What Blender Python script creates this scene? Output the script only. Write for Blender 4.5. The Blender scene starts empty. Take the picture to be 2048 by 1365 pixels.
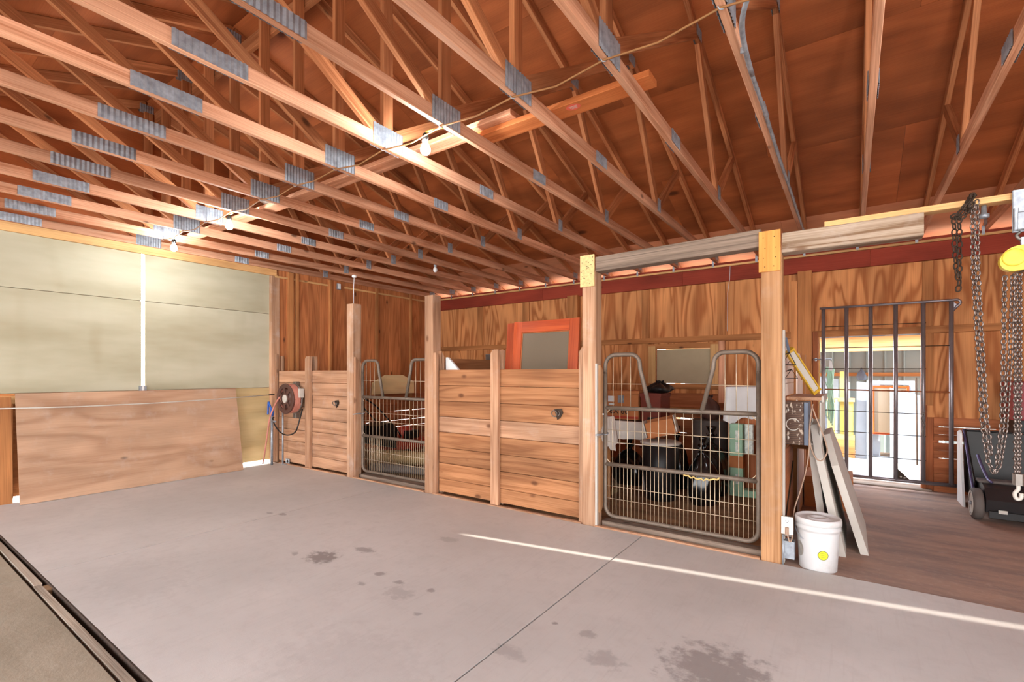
import bpy, bmesh, math, random
from mathutils import Vector, Matrix, Euler
V = Vector
R = random.Random(11)
S = bpy.context.scene
COL = S.collection
PI = math.pi

# ------------------------------------------------------------------ camera, sky, sun, exposure
cam_d = bpy.data.cameras.new('camera')
cam_d.sensor_width = 36.0
cam_d.lens = 958.73 / 2048 * 36.0
cam_d.shift_y = (747.67 - 682.5) / 2048
cam_d.clip_start = 0.05
cam = bpy.data.objects.new('camera', cam_d)
COL.objects.link(cam)
cam.location = (0, 0, 1.38)
cam.rotation_euler = (PI / 2, 0, math.radians(35.245))
S.camera = cam

wd = bpy.data.worlds.new('sky')
S.world = wd
wd.use_nodes = True
wn = wd.node_tree
wn.nodes.clear()
w_out = wn.nodes.new('ShaderNodeOutputWorld')
w_bg = wn.nodes.new('ShaderNodeBackground')
w_tc = wn.nodes.new('ShaderNodeTexCoord')
w_sep = wn.nodes.new('ShaderNodeSeparateXYZ')
w_rmp = wn.nodes.new('ShaderNodeValToRGB')
w_rmp.color_ramp.elements[0].position = 0.0
w_rmp.color_ramp.elements[0].color = (1.0, 0.98, 0.95, 1)
w_rmp.color_ramp.elements[1].position = 0.55
w_rmp.color_ramp.elements[1].color = (0.78, 0.88, 1.0, 1)
wn.links.new(w_tc.outputs['Generated'], w_sep.inputs[0])
wn.links.new(w_sep.outputs['Z'], w_rmp.inputs[0])
wn.links.new(w_rmp.outputs[0], w_bg.inputs[0])
wn.links.new(w_bg.outputs[0], w_out.inputs[0])
w_bg.inputs[1].default_value = 5.0

sun_d = bpy.data.lights.new('sun', 'SUN')
sun_d.energy = 16.0
sun_d.color = (1.0, 0.93, 0.82)
sun_d.angle = math.radians(0.53)
sun = bpy.data.objects.new('sun', sun_d)
COL.objects.link(sun)
sun_dir = V((1.0, 0.175, -1.015 * math.tan(math.radians(14.4)))).normalized()
sun.rotation_euler = sun_dir.to_track_quat('-Z', 'Y').to_euler()

S.view_settings.view_transform = 'Standard'
S.view_settings.look = 'None'
S.view_settings.gamma = 1.0
S.view_settings.use_curve_mapping = False
S.view_settings.exposure = 0.92

# ------------------------------------------------------------------ materials
def lin(r, g, b):
    f = lambda c: (c / 12.92 if c <= 0.04045 else ((c + 0.055) / 1.055) ** 2.4)
    return (f(r / 255), f(g / 255), f(b / 255), 1)

class NT:
    def __init__(s, name):
        s.m = bpy.data.materials.new(name)
        s.m.use_nodes = True
        s.t = s.m.node_tree
        s.t.nodes.clear()
        s.out = s.t.nodes.new('ShaderNodeOutputMaterial')
        s.bsdf = s.t.nodes.new('ShaderNodeBsdfPrincipled')
        s.t.links.new(s.bsdf.outputs[0], s.out.inputs[0])
    def n(s, typ, ins=None, **kw):
        nd = s.t.nodes.new('ShaderNode' + typ)
        for k, v in kw.items():
            setattr(nd, k, v)
        for k, v in (ins or {}).items():
            sock = nd.inputs[k]
            if isinstance(v, bpy.types.NodeSocket):
                s.t.links.new(v, sock)
            else:
                sock.default_value = v
        return nd
    def math(s, op, a, b=0.0, c=0.0, clamp=False):
        return s.n('Math', {0: a, 1: b, 2: c}, operation=op, use_clamp=clamp).outputs[0]
    def mix(s, f, a, b, mode='MIX'):
        nd = s.n('Mix', data_type='RGBA', blend_type=mode)
        for k, v in ((0, f), (6, a), (7, b)):
            if isinstance(v, bpy.types.NodeSocket):
                s.t.links.new(v, nd.inputs[k])
            else:
                nd.inputs[k].default_value = v
        return nd.outputs[2]
    def smooth(s, v, a, b, lo=0.0, hi=1.0):
        nd = s.n('MapRange', {'Value': v, 'From Min': a, 'From Max': b, 'To Min': lo, 'To Max': hi}, interpolation_type='SMOOTHSTEP')
        return nd.outputs[0]
    def obj(s, scale, rnd=True):
        tc = s.n('TexCoord').outputs['Object']
        if rnd:
            r = s.n('ObjectInfo').outputs['Random']
            off = s.n('CombineXYZ', {0: s.math('MULTIPLY', r, 37.0), 1: s.math('MULTIPLY', r, 91.0), 2: s.math('MULTIPLY', r, 53.0)}).outputs[0]
            tc = s.n('VectorMath', {0: tc, 1: off}, operation='ADD').outputs[0]
        s.p = tc
        return s.n('VectorMath', {0: tc, 1: scale}, operation='MULTIPLY').outputs[0]
    def done(s, color, rough=0.7, metal=0.0, bump=None, bstr=0.2, bdist=0.01, spec=0.35):
        for k, v in (('Base Color', color), ('Roughness', rough), ('Metallic', metal), ('Specular IOR Level', spec)):
            if isinstance(v, bpy.types.NodeSocket):
                s.t.links.new(v, s.bsdf.inputs[k])
            else:
                s.bsdf.inputs[k].default_value = v
        if bump is not None:
            b = s.n('Bump', {'Height': bump, 'Strength': bstr, 'Distance': bdist})
            s.t.links.new(b.outputs[0], s.bsdf.inputs['Normal'])
        return s.m

def wood(name, c1, c2, ck=(60, 32, 18), stretch=(0.45, 6.5, 6.5), freq=26.0, ring=0.55, fine=0.45, vary=0.25, knot=0.6, rough=0.72, blotch=0.25, knotscale=(3.2, 6.0, 6.0), dirt=0.0):
    m = NT(name)
    v = m.obj(stretch)
    n1 = m.n('TexNoise', {'Vector': v, 'Scale': 1.0, 'Detail': 2.0, 'Roughness': 0.45, 'Distortion': 0.6}).outputs[0]
    rg = m.math('SINE', m.math('MULTIPLY', n1, freq))
    rg = m.math('MULTIPLY_ADD', rg, 0.5, 0.5)
    rg = m.math('POWER', rg, 1.8)
    v2 = m.n('VectorMath', {0: m.p, 1: (2.5, 140.0, 140.0)}, operation='MULTIPLY').outputs[0]
    n2 = m.n('TexNoise', {'Vector': v2, 'Scale': 1.0, 'Detail': 1.0}).outputs[0]
    f = m.math('ADD', m.math('MULTIPLY', rg, ring), m.math('MULTIPLY', m.smooth(n2, 0.3, 0.75), fine), clamp=True)
    col = m.mix(f, lin(*c1), lin(*c2))
    v3 = m.n('VectorMath', {0: m.p, 1: (1.2, 3.0, 3.0)}, operation='MULTIPLY').outputs[0]
    n3 = m.n('TexNoise', {'Vector': v3, 'Scale': 1.0, 'Detail': 2.0}).outputs[0]
    br = m.smooth(n3, 0.25, 0.75, 1.0 - blotch, 1.0 + blotch * 0.6)
    rnd = m.n('ObjectInfo').outputs['Random']
    rnd2 = m.math('FRACT', m.math('MULTIPLY', rnd, 17.31))
    br = m.math('MULTIPLY', br, m.math('MULTIPLY_ADD', rnd2, vary, 1.0 - vary * 0.6))
    col = m.mix(1.0, col, m.n('CombineColor', {0: br, 1: br, 2: br}).outputs[0], 'MULTIPLY')
    if knot > 0:
        v4 = m.n('VectorMath', {0: m.p, 1: knotscale}, operation='MULTIPLY').outputs[0]
        vo = m.n('TexVoronoi', {'Vector': v4, 'Scale': 1.0, 'Randomness': 1.0})
        d = m.math('ADD', vo.outputs['Distance'], m.math('MULTIPLY', m.math('SUBTRACT', n2, 0.5), 0.05))
        k = m.smooth(d, 0.06, 0.19, 1.0, 0.0)
        sel = m.math('GREATER_THAN', m.n('SeparateColor', {0: vo.outputs['Color']}).outputs[0], 1.0 - knot * 0.55)
        col = m.mix(m.math('MULTIPLY', k, m.math('MULTIPLY', sel, 0.8)), col, lin(*ck))
    if dirt > 0:
        n5 = m.n('TexNoise', {'Vector': m.p, 'Scale': 5.0, 'Detail': 4.0, 'Roughness': 0.65}).outputs[0]
        col = m.mix(m.math('MULTIPLY', m.smooth(n5, 0.5, 0.75), dirt), col, lin(196, 184, 176))
    return m.done(col, rough, 0, m.math('ADD', f, n2), 0.18, 0.004, 0.25)

def plain(name, c, rough=0.5, metal=0.0, mottle=0.12, scale=8.0, spec=0.4, bump=0.0):
    m = NT(name)
    v = m.obj((scale, scale, scale))
    n1 = m.n('TexNoise', {'Vector': v, 'Scale': 1.0, 'Detail': 4.0, 'Roughness': 0.6}).outputs[0]
    br = m.smooth(n1, 0.2, 0.8, 1.0 - mottle, 1.0 + mottle)
    col = m.mix(1.0, lin(*c), m.n('CombineColor', {0: br, 1: br, 2: br}).outputs[0], 'MULTIPLY')
    return m.done(col, rough, metal, n1 if bump else None, bump, 0.01, spec)

M = {}
M['truss'] = wood('pine_truss', (226, 170, 136), (178, 116, 82), stretch=(0.35, 5.0, 5.0), freq=24, vary=0.3, knot=0.35)
M['web'] = wood('pine_web', (206, 138, 92), (150, 86, 50), stretch=(0.4, 6.0, 6.0), freq=22, vary=0.3, knot=0.3)
M['sheath'] = wood('roof_plywood', (180, 102, 58), (132, 66, 35), ck=(70, 32, 18), stretch=(0.8, 3.0, 3.0), freq=15, ring=0.25, fine=0.2, vary=0.12, knot=0.35, rough=0.62, blotch=0.35, knotscale=(1.6, 3.0, 3.0))
M['redband'] = wood('red_stained_board', (156, 64, 44), (124, 44, 30), ck=(50, 22, 16), stretch=(0.4, 4, 4), freq=14, ring=0.3, fine=0.3, vary=0.15, knot=0.3)
M['ply'] = wood('fir_plywood', (222, 154, 98), (170, 102, 56), stretch=(0.5, 3.6, 3.6), freq=44, ring=0.85, fine=0.3, vary=0.15, knot=0.12, blotch=0.2)
M['siding'] = wood('cedar_siding', (204, 130, 80), (162, 94, 54), ck=(62, 32, 18), stretch=(0.5, 6, 6), freq=46, ring=0.5, fine=0.6, vary=0.22, knot=0.55)
M['kick'] = wood('kick_plank', (190, 116, 74), (152, 86, 50), stretch=(0.4, 6, 6), freq=20, vary=0.25, knot=0.35)
M['stud'] = wood('brown_stud', (188, 126, 76), (146, 92, 52), stretch=(0.4, 6, 6), freq=18, vary=0.2, knot=0.35)
M['post'] = wood('weathered_post', (206, 164, 132), (160, 116, 86), ck=(74, 46, 30), stretch=(0.3, 7, 7), freq=26, vary=0.18, knot=0.3, dirt=0.35)
M['postwarm'] = wood('warm_post', (184, 138, 98), (144, 100, 64), ck=(84, 48, 26), stretch=(0.3, 6, 6), freq=26, vary=0.1, knot=0.4, dirt=0.1)
M['plank'] = wood('stall_plank', (180, 126, 86), (138, 88, 54), ck=(84, 48, 26), stretch=(0.4, 5.5, 5.5), freq=34, ring=0.55, vary=0.36, knot=0.8)
M['plankpale'] = wood('dusty_stall_plank', (194, 150, 118), (152, 108, 80), ck=(96, 60, 38), stretch=(0.4, 5.5, 5.5), freq=30, ring=0.5, vary=0.25, knot=0.75, dirt=0.15)
M['greybeam'] = wood('grey_beam', (150, 130, 114), (104, 88, 76), ck=(60, 48, 40), stretch=(0.35, 8, 8), freq=26, vary=0.15, knot=0.4)
M['bleached'] = wood('bleached_beam', (176, 156, 136), (122, 94, 70), ck=(110, 78, 54), stretch=(0.4, 7, 7), freq=34, ring=0.8, vary=0.1, knot=0.6, dirt=0.3)
M['yellow_pine'] = wood('yellow_pine', (226, 180, 122), (194, 140, 88), stretch=(0.4, 6, 6), freq=20, ring=0.4, vary=0.12, knot=0.25)
M['orangeboard'] = wood('orange_board', (208, 124, 70), (172, 92, 46), stretch=(0.4, 6, 6), freq=20, vary=0.1, knot=0.2)
M['eave'] = wood('eave_glow_plywood', (226, 158, 118), (196, 124, 86), stretch=(0.8, 3, 3), freq=15, ring=0.3, fine=0.2, vary=0.1, knot=0.2)  # roof sheathing made lighter, daylight glow under the back eave put into its colour
M['paleboard'] = wood('pale_pine_board', (250, 224, 172), (232, 200, 140), stretch=(0.6, 5, 5), freq=18, ring=0.3, fine=0.2, vary=0.05, knot=0.1)
M['orangewood'] = wood('varnished_sash', (206, 92, 44), (176, 66, 28), stretch=(0.4, 8, 8), freq=26, ring=0.5, vary=0.12, knot=0.0, rough=0.35)
M['leanply'] = wood('dusty_plywood', (186, 150, 122), (152, 114, 88), stretch=(0.5, 2.6, 2.6), freq=26, ring=0.55, fine=0.25, vary=0.08, knot=0.1, blotch=0.18, dirt=0.2)
M['osb'] = plain('osb_gusset', (222, 186, 128), 0.7, 0, 0.22, 40)
M['plygusset'] = wood('plywood_gusset', (230, 160, 84), (206, 130, 62), stretch=(1.2, 6, 6), freq=16, ring=0.4, vary=0.05, knot=0.0)
M['galv'] = plain('galvanised_steel', (158, 164, 172), 0.45, 0.55, 0.3, 22)
M['steel'] = plain('dull_steel', (126, 118, 112), 0.42, 0.75, 0.2, 14)
M['gatepaint'] = plain('dusty_gate_tube', (112, 98, 86), 0.5, 0.3, 0.25, 12)
M['wire'] = plain('gate_wire', (196, 176, 148), 0.45, 0.5, 0.15, 20)
M['black'] = plain('black_plastic', (26, 24, 24), 0.45, 0, 0.2, 10)
M['blackgloss'] = plain('black_film', (12, 12, 13), 0.16, 0, 0.2, 6, 0.6)
M['white'] = plain('white_plastic', (226, 226, 226), 0.4, 0, 0.05, 6)
M['offwhite'] = plain('white_panel', (190, 183, 174), 0.6, 0, 0.06, 6)
M['card'] = plain('cardboard', (178, 112, 66), 0.8, 0, 0.1, 6)
M['cloth'] = plain('white_cloth', (222, 214, 204), 0.9, 0, 0.08, 8, 0.2, 0.2)
M['rubber'] = plain('grey_rubber', (92, 84, 80), 0.75, 0, 0.15, 10)
M['doorpanel'] = None
def mk_doorpanel():
    m = NT('sage_door_panel')
    v = m.obj((0.6, 2.2, 2.2))
    n1 = m.n('TexNoise', {'Vector': v, 'Scale': 1.0, 'Detail': 4.0, 'Roughness': 0.55}).outputs[0]
    v2 = m.n('VectorMath', {0: m.p, 1: (3.0, 0.7, 40.0)}, operation='MULTIPLY').outputs[0]
    n2 = m.n('TexNoise', {'Vector': v2, 'Scale': 1.0, 'Detail': 2.0}).outputs[0]
    col = m.mix(m.smooth(n1, 0.3, 0.75), lin(188, 183, 160), lin(164, 156, 130))
    col = m.mix(m.math('MULTIPLY', m.smooth(n2, 0.55, 0.8), 0.25), col, lin(146, 132, 100))
    return m.done(col, 0.75, 0, n1, 0.05, 0.01, 0.2)
M['doorpanel'] = mk_doorpanel()

STAINS = []
def mk_concrete():
    m = NT('broomed_concrete')
    g = m.n('NewGeometry').outputs['Position']
    n1 = m.n('TexNoise', {'Vector': g, 'Scale': 0.7, 'Detail': 5.0, 'Roughness': 0.6}).outputs[0]
    n2 = m.n('TexNoise', {'Vector': g, 'Scale': 9.0, 'Detail': 5.0, 'Roughness': 0.7}).outputs[0]
    n3 = m.n('TexNoise', {'Vector': g, 'Scale': 140.0, 'Detail': 2.0}).outputs[0]
    vs = m.n('VectorMath', {0: g, 1: (55.0, 3.0, 1.0)}, operation='MULTIPLY').outputs[0]
    n4 = m.n('TexNoise', {'Vector': vs, 'Scale': 1.0, 'Detail': 3.0}).outputs[0]
    col = m.mix(m.smooth(n1, 0.3, 0.7), lin(180, 175, 171), lin(196, 190, 186))
    col = m.mix(m.math('MULTIPLY', m.smooth(n2, 0.45, 0.75), 0.3), col, lin(164, 156, 152))
    col = m.mix(m.math('MULTIPLY', m.smooth(n4, 0.5, 0.75), 0.16), col, lin(158, 150, 146))
    acc = None
    sx = m.n('SeparateXYZ', {0: g})
    n6 = m.n('TexNoise', {'Vector': g, 'Scale': 17.0, 'Detail': 3.0, 'Roughness': 0.6}).outputs[0]
    wob = m.math('MULTIPLY', m.math('SUBTRACT', n6, 0.5), 2.2)
    for (x, y, rx, ry, st) in STAINS:
        dx = m.math('MULTIPLY', m.math('SUBTRACT', sx.outputs[0], x), 1.0 / rx)
        dy = m.math('MULTIPLY', m.math('SUBTRACT', sx.outputs[1], y), 1.0 / ry)
        d = m.math('SQRT', m.math('ADD', m.math('MULTIPLY', dx, dx), m.math('MULTIPLY', dy, dy)))
        d = m.math('ADD', d, wob)
        k = m.smooth(d, 0.45, 1.1, st, 0.0)
        acc = k if acc is None else m.math('MAXIMUM', acc, k)
    if acc is not None:
        col = m.mix(acc, col, lin(112, 102, 100))
    return m.done(col, 0.58, 0, m.math('ADD', n3, n4), 0.10, 0.004, 0.5)

def mk_dirt(name, c1, c2, c3):
    m = NT(name)
    g = m.n('NewGeometry').outputs['Position']
    vs = m.n('VectorMath', {0: g, 1: (1.2, 4.5, 2.0)}, operation='MULTIPLY').outputs[0]
    n1 = m.n('TexNoise', {'Vector': vs, 'Scale': 1.0, 'Detail': 5.0, 'Roughness': 0.6}).outputs[0]
    n2 = m.n('TexNoise', {'Vector': g, 'Scale': 22.0, 'Detail': 4.0, 'Roughness': 0.7}).outputs[0]
    col = m.mix(m.smooth(n1, 0.3, 0.7), lin(*c1), lin(*c2))
    col = m.mix(m.math('MULTIPLY', m.smooth(n2, 0.5, 0.8), 0.4), col, lin(*c3))
    return m.done(col, 0.8, 0, n2, 0.3, 0.01, 0.25)
M['dirt'] = mk_dirt('stall_dirt', (150, 118, 86), (112, 84, 60), (178, 146, 112))
M['aisle'] = mk_dirt('dark_aisle_floor', (172, 140, 122), (136, 116, 108), (188, 164, 150))
M['gravel'] = mk_dirt('pale_yard_ground', (206, 200, 192), (186, 180, 172), (220, 214, 208))
M['tanslab'] = mk_dirt('tan_slab', (158, 146, 128), (140, 128, 110), (170, 158, 142))
M['screed'] = wood('grey_screed', (176, 162, 146), (140, 124, 108), stretch=(.4, 6, 6), freq=20, vary=.05, knot=.05)

# ------------------------------------------------------------------ helpers
def link(o, parent=None, mtx=None):
    COL.objects.link(o)
    if parent is not None:
        o.parent = parent
        o.matrix_parent_inverse = parent_inv[parent.name]
    if mtx is not None:
        o.matrix_basis = mtx
    parent_inv[o.name] = (mtx.inverted() if mtx is not None else Matrix())
    world_m[o.name] = (mtx if mtx is not None else Matrix())
    return o
parent_inv = {}
world_m = {}

def tag(o, label=None, cat=None, group=None, kind=None):
    if label: o['label'] = label
    if cat: o['category'] = cat
    if group: o['group'] = group
    if kind: o['kind'] = kind
    return o

def empty(name, loc, label=None, cat=None, group=None, kind=None):
    o = bpy.data.objects.new(name, None)
    o.empty_display_size = 0.1
    link(o, None, Matrix.Translation(V(loc)))
    return tag(o, label, cat, group, kind)

def mesh(name, verts, faces, smooth=False):
    me = bpy.data.meshes.new(name)
    me.from_pydata([tuple(v) for v in verts], [], faces)
    if smooth:
        me.polygons.foreach_set('use_smooth', [True] * len(me.polygons))
    me.update()
    return me

def put(name, me, mat, parent=None, mtx=None):
    o = bpy.data.objects.new(name, me)
    if mat is not None and not me.materials:
        me.materials.append(mat)
    return link(o, parent, mtx)

BOXC = {}
def box_me(lx, ly, lz, ch=0.0):
    key = (round(lx, 4), round(ly, 4), round(lz, 4), round(ch, 4))
    x, y, z = lx / 2, ly / 2, lz / 2
    if ch <= 0:
        vs = [(-x, -y, -z), (-x, y, -z), (-x, y, z), (-x, -y, z), (x, -y, -z), (x, y, -z), (x, y, z), (x, -y, z)]
        fs = [(3, 2, 1, 0), (4, 5, 6, 7), (0, 1, 5, 4), (1, 2, 6, 5), (2, 3, 7, 6), (3, 0, 4, 7)]
    else:
        c = min(ch, y * 0.9, z * 0.9)
        pr = [(-y + c, -z), (y - c, -z), (y, -z + c), (y, z - c), (y - c, z), (-y + c, z), (-y, z - c), (-y, -z + c)]
        vs = [(-x, a, b) for a, b in pr] + [(x, a, b) for a, b in pr]
        fs = [tuple(range(7, -1, -1)), tuple(range(8, 16))] + [(i, (i + 1) % 8, 8 + (i + 1) % 8, 8 + i) for i in range(8)]
    return mesh('board_mesh', vs, fs)

def bx(name, xr, yr, zr, mat, parent=None, ch=0.0, axis=None):
    """axis aligned board; its longest side becomes local X so the grain runs along it"""
    d = [xr[1] - xr[0], yr[1] - yr[0], zr[1] - zr[0]]
    c = V(((xr[0] + xr[1]) / 2, (yr[0] + yr[1]) / 2, (zr[0] + zr[1]) / 2))
    order = sorted(range(3), key=lambda i: -d[i]) if axis is None else [axis] + sorted([i for i in range(3) if i != axis], key=lambda i: -d[i])
    e = [V((1, 0, 0)), V((0, 1, 0)), V((0, 0, 1))]
    ax, ay = e[order[0]], e[order[1]]
    az = ax.cross(ay)
    mtx = Matrix((ax, ay, az)).transposed().to_4x4()
    mtx.translation = c
    return put(name, box_me(d[order[0]], d[order[1]], d[order[2]], ch), mat, parent, mtx)

def frame(p0, p1, up):
    ax = (V(p1) - V(p0)).normalized()
    az = V(up) - ax * V(up).dot(ax)
    az.normalize()
    ay = az.cross(ax)
    m = Matrix((ax, ay, az)).transposed().to_4x4()
    m.translation = (V(p0) + V(p1)) / 2
    return m

def bar(name, p0, p1, w, t, mat, parent=None, up=(0, 0, 1), ch=0.0):
    """board from p0 to p1; w = size across, t = size along up"""
    return put(name, box_me((V(p1) - V(p0)).length, w, t, ch), mat, parent, frame(p0, p1, up))

def prism(name, pts, depth, mat, parent=None, mtx=None):
    """polygon in local XY, extruded from z=0 to z=depth"""
    n = len(pts)
    vs = [(p[0], p[1], 0) for p in pts] + [(p[0], p[1], depth) for p in pts]
    fs = [tuple(range(n - 1, -1, -1)), tuple(range(n, 2 * n))] + [(i, (i + 1) % n, n + (i + 1) % n, n + i) for i in range(n)]
    return put(name, mesh(name, vs, fs), mat, parent, mtx)

def sweep(pts, r, n=6, closed=False, rfun=None):
    pts = [V(p) for p in pts]
    N = len(pts)
    vs, fs = [], []
    prev = None
    for i, p in enumerate(pts):
        if closed:
            t = pts[(i + 1) % N] - pts[i - 1]
        else:
            t = pts[min(i + 1, N - 1)] - pts[max(i - 1, 0)]
        t.normalize()
        if prev is None:
            a = t.orthogonal().normalized()
        else:
            a = prev - t * prev.dot(t)
            a = a.normalized() if a.length > 1e-6 else t.orthogonal().normalized()
        prev = a
        b = t.cross(a)
        rr = r if rfun is None else rfun(i / (N - 1)) * r
        for k in range(n):
            an = 2 * PI * k / n
            vs.append(p + a * math.cos(an) * rr + b * math.sin(an) * rr)
    segs = N if closed else N - 1
    for i in range(segs):
        j = (i + 1) % N
        for k in range(n):
            fs.append((i * n + k, i * n + (k + 1) % n, j * n + (k + 1) % n, j * n + k))
    if not closed:
        fs.append(tuple(range(n - 1, -1, -1)))
        fs.append(tuple((N - 1) * n + k for k in range(n)))
    return vs, fs

def tube(name, pts, r, mat, parent=None, n=6, closed=False, smooth=True, rfun=None):
    o = V(pts[0])
    vs, fs = sweep([V(p) - o for p in pts], r, n, closed, rfun)
    return put(name, mesh(name, vs, fs, smooth), mat, parent, Matrix.Translation(o))

def lathe(name, prof, mat, parent=None, mtx=None, n=28, smooth=True):
    vs, fs = [], []
    for (r, z) in prof:
        for k in range(n):
            a = 2 * PI * k / n
            vs.append((r * math.cos(a), r * math.sin(a), z))
    for i in range(len(prof) - 1):
        for k in range(n):
            fs.append((i * n + k, i * n + (k + 1) % n, (i + 1) * n + (k + 1) % n, (i + 1) * n + k))
    fs.append(tuple(range(n - 1, -1, -1)))
    fs.append(tuple((len(prof) - 1) * n + k for k in range(n)))
    return put(name, mesh(name, vs, fs, smooth), mat, parent, mtx)

def arc(c, r, a0, a1, n, ax, ay):
    c, ax, ay = V(c), V(ax), V(ay)
    return [c + ax * r * math.cos(a0 + (a1 - a0) * i / n) + ay * r * math.sin(a0 + (a1 - a0) * i / n) for i in range(n + 1)]

def smoothpath(pts, k=6):
    """Catmull-Rom through the points"""
    P = [V(p) for p in pts]
    P = [P[0] * 2 - P[1]] + P + [P[-1] * 2 - P[-2]]
    out = []
    for i in range(1, len(P) - 2):
        for j in range(k):
            t = j / k
            a, b, c, d = P[i - 1], P[i], P[i + 1], P[i + 2]
            out.append(0.5 * ((2 * b) + (c - a) * t + (2 * a - 5 * b + 4 * c - d) * t * t + (3 * b - a - 3 * c + d) * t ** 3))
    out.append(P[-2])
    return out

def copy_tree(o, loc):
    """copy a thing and its parts; loc is the new place of the thing's base"""
    new = o.copy()
    COL.objects.link(new)
    new.matrix_basis = Matrix.Translation(V(loc))
    for ch in o.children:
        c = ch.copy()
        COL.objects.link(c)
        c.parent = new
        c.matrix_parent_inverse = ch.matrix_parent_inverse
        for g in ch.children:
            d = g.copy()
            COL.objects.link(d)
            d.parent = c
            d.matrix_parent_inverse = g.matrix_parent_inverse
    return new

def put_text(cu, name, mat, parent, mtx):
    tmp = bpy.data.objects.new('tmp_text', cu)
    COL.objects.link(tmp)
    dg = bpy.context.evaluated_depsgraph_get()
    me = bpy.data.meshes.new_from_object(tmp.evaluated_get(dg))
    bpy.data.objects.remove(tmp)
    me.materials.clear()
    return put(name, me, mat, parent, mtx)

def ordinal(i):
    return ['first', 'second', 'third', 'fourth', 'fifth', 'sixth', 'seventh', 'eighth', 'ninth', 'tenth', 'eleventh', 'twelfth', 'thirteenth', 'fourteenth', 'fifteenth', 'sixteenth', 'seventeenth', 'eighteenth'][i]

# ------------------------------------------------------------------ key planes (metres)
XL, XR = -7.37, 3.4            # left wall face, right wall face
YF, YS, YB = -2.85, 3.97, 7.54  # open front, stall front, back wall plywood face
ZC = 3.01                      # underside of the truss bottom chords
YRIDGE = 2.31
SP = 0.5744                    # truss spacing
def TX(k): return 0.105 - SP * (k - 2)
def roof_z(y): return 3.05 + (7.45 - (y if y > YRIDGE else 2 * YRIDGE - y)) / 3.0   # underside of the top chords

STAINS[:] = [(-3.24, 2.12, .15, .12, .75), (-3.10, 2.40, .12, .06, .55), (-3.47, 2.04, .05, .03, .5), (-4.69, 2.49, .05, .03, .5),
             (-4.55, 2.54, .06, .04, .6), (-2.645, 2.178, .05, .04, .6), (-2.62, 2.0, .04, .03, .5), (-2.44, 2.156, .045, .03, .55),
             (-2.31, 2.05, .13, .08, .3), (-2.18, 2.19, .035, .03, .55), (-2.03, 1.93, .03, .025, .5), (-1.38, 1.93, .1, .06, .32),
             (-1.33, 2.30, .026, .025, .7), (-0.97, 2.15, .11, .08, .35), (-0.50, 2.36, .27, .24, .62), (-2.73, 2.95, .1, .06, .3), (-1.14, 2.30, .05, .04, .4),
             (-3.9, 1.2, .5, .3, .12), (-1.9, 1.4, .5, .35, .12)]
M['concrete'] = mk_concrete()

# ------------------------------------------------------------------ floor
M['joint'] = plain('dark_joint', (58, 42, 32), .9, 0, .3, 30)
floor = empty('floor', (-2, 1, 0), kind='structure')
def slab(x0, x1, y0, y1, z1=0.0, mat='concrete', name='slab', zb=-0.09):
    return bx(name, (x0, x1), (y0, y1), (zb, z1), M[mat], floor, 0, axis=0)
J = 0.005
slab(XL - 0.1, -4.58 - J, 0.825, 3.955)
slab(-4.58 + J, -1.447 - J, 0.825, 3.955)
slab(-1.447 + J, XR, 0.825, 3.955)
slab(XL - 0.1, -4.58 - J, YF, 0.735, -0.012, 'tanslab')
slab(-4.58 + J, -1.447 - J, YF, 0.735, -0.012, 'tanslab')
slab(-1.447 + J, XR, YF, 0.735, -0.012, 'tanslab')
# the two-piece wooden screed strip left in the joint between the pours
bx('joint_strip', (-7.3, -4.36), (0.757, 0.796), (-0.07, -0.008), M['screed'], floor)
bx('joint_strip', (-4.36, -0.6), (0.752, 0.790), (-0.07, -0.012), M['screed'], floor)
bx('joint_strip', (-0.6, XR), (0.752, 0.790), (-0.07, -0.014), M['screed'], floor)
bx('joint_bed', (XL, XR), (0.70, 0.86), (-0.16, -0.075), M['dirt'], floor)
bx('joint_bed', (XL, XR), (0.86, 3.9), (-0.15, -0.095), M['dirt'], floor)
bx('joint_edge', (XL, XR), (0.8165, 0.8248), (-.07, -.0004), M['joint'], floor)
bx('joint_edge', (XL, XR), (0.737, 0.7425), (-.07, -.018), M['joint'], floor)
bx('joint_filler', (-4.32, -4.22), (0.79, 0.826), (-.06, -.012), M['dirt'], floor)
bx('joint_bed', (XL, XR), (3.9, 4.05), (-0.16, -0.045), M['dirt'], floor)
bx('stall_floor', (XL, -0.44), (3.957, YB), (-0.16, -0.02), M['dirt'], floor, axis=0)
bx('aisle_floor', (-0.44, XR), (3.957, YB + 0.1), (-0.16, -0.012), M['aisle'], floor, axis=0)

yard = empty('ground', (0, 9, -0.1), kind='structure')
bx('yard_surface', (-60, 60), (-60, 60), (-0.5, -0.165), M['gravel'], yard, axis=0)
bx('doorstep_sill', (-0.42, 0.78), (7.43, 7.66), (-0.05, 0.005), M['greybeam'], yard, 0.01)

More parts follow.
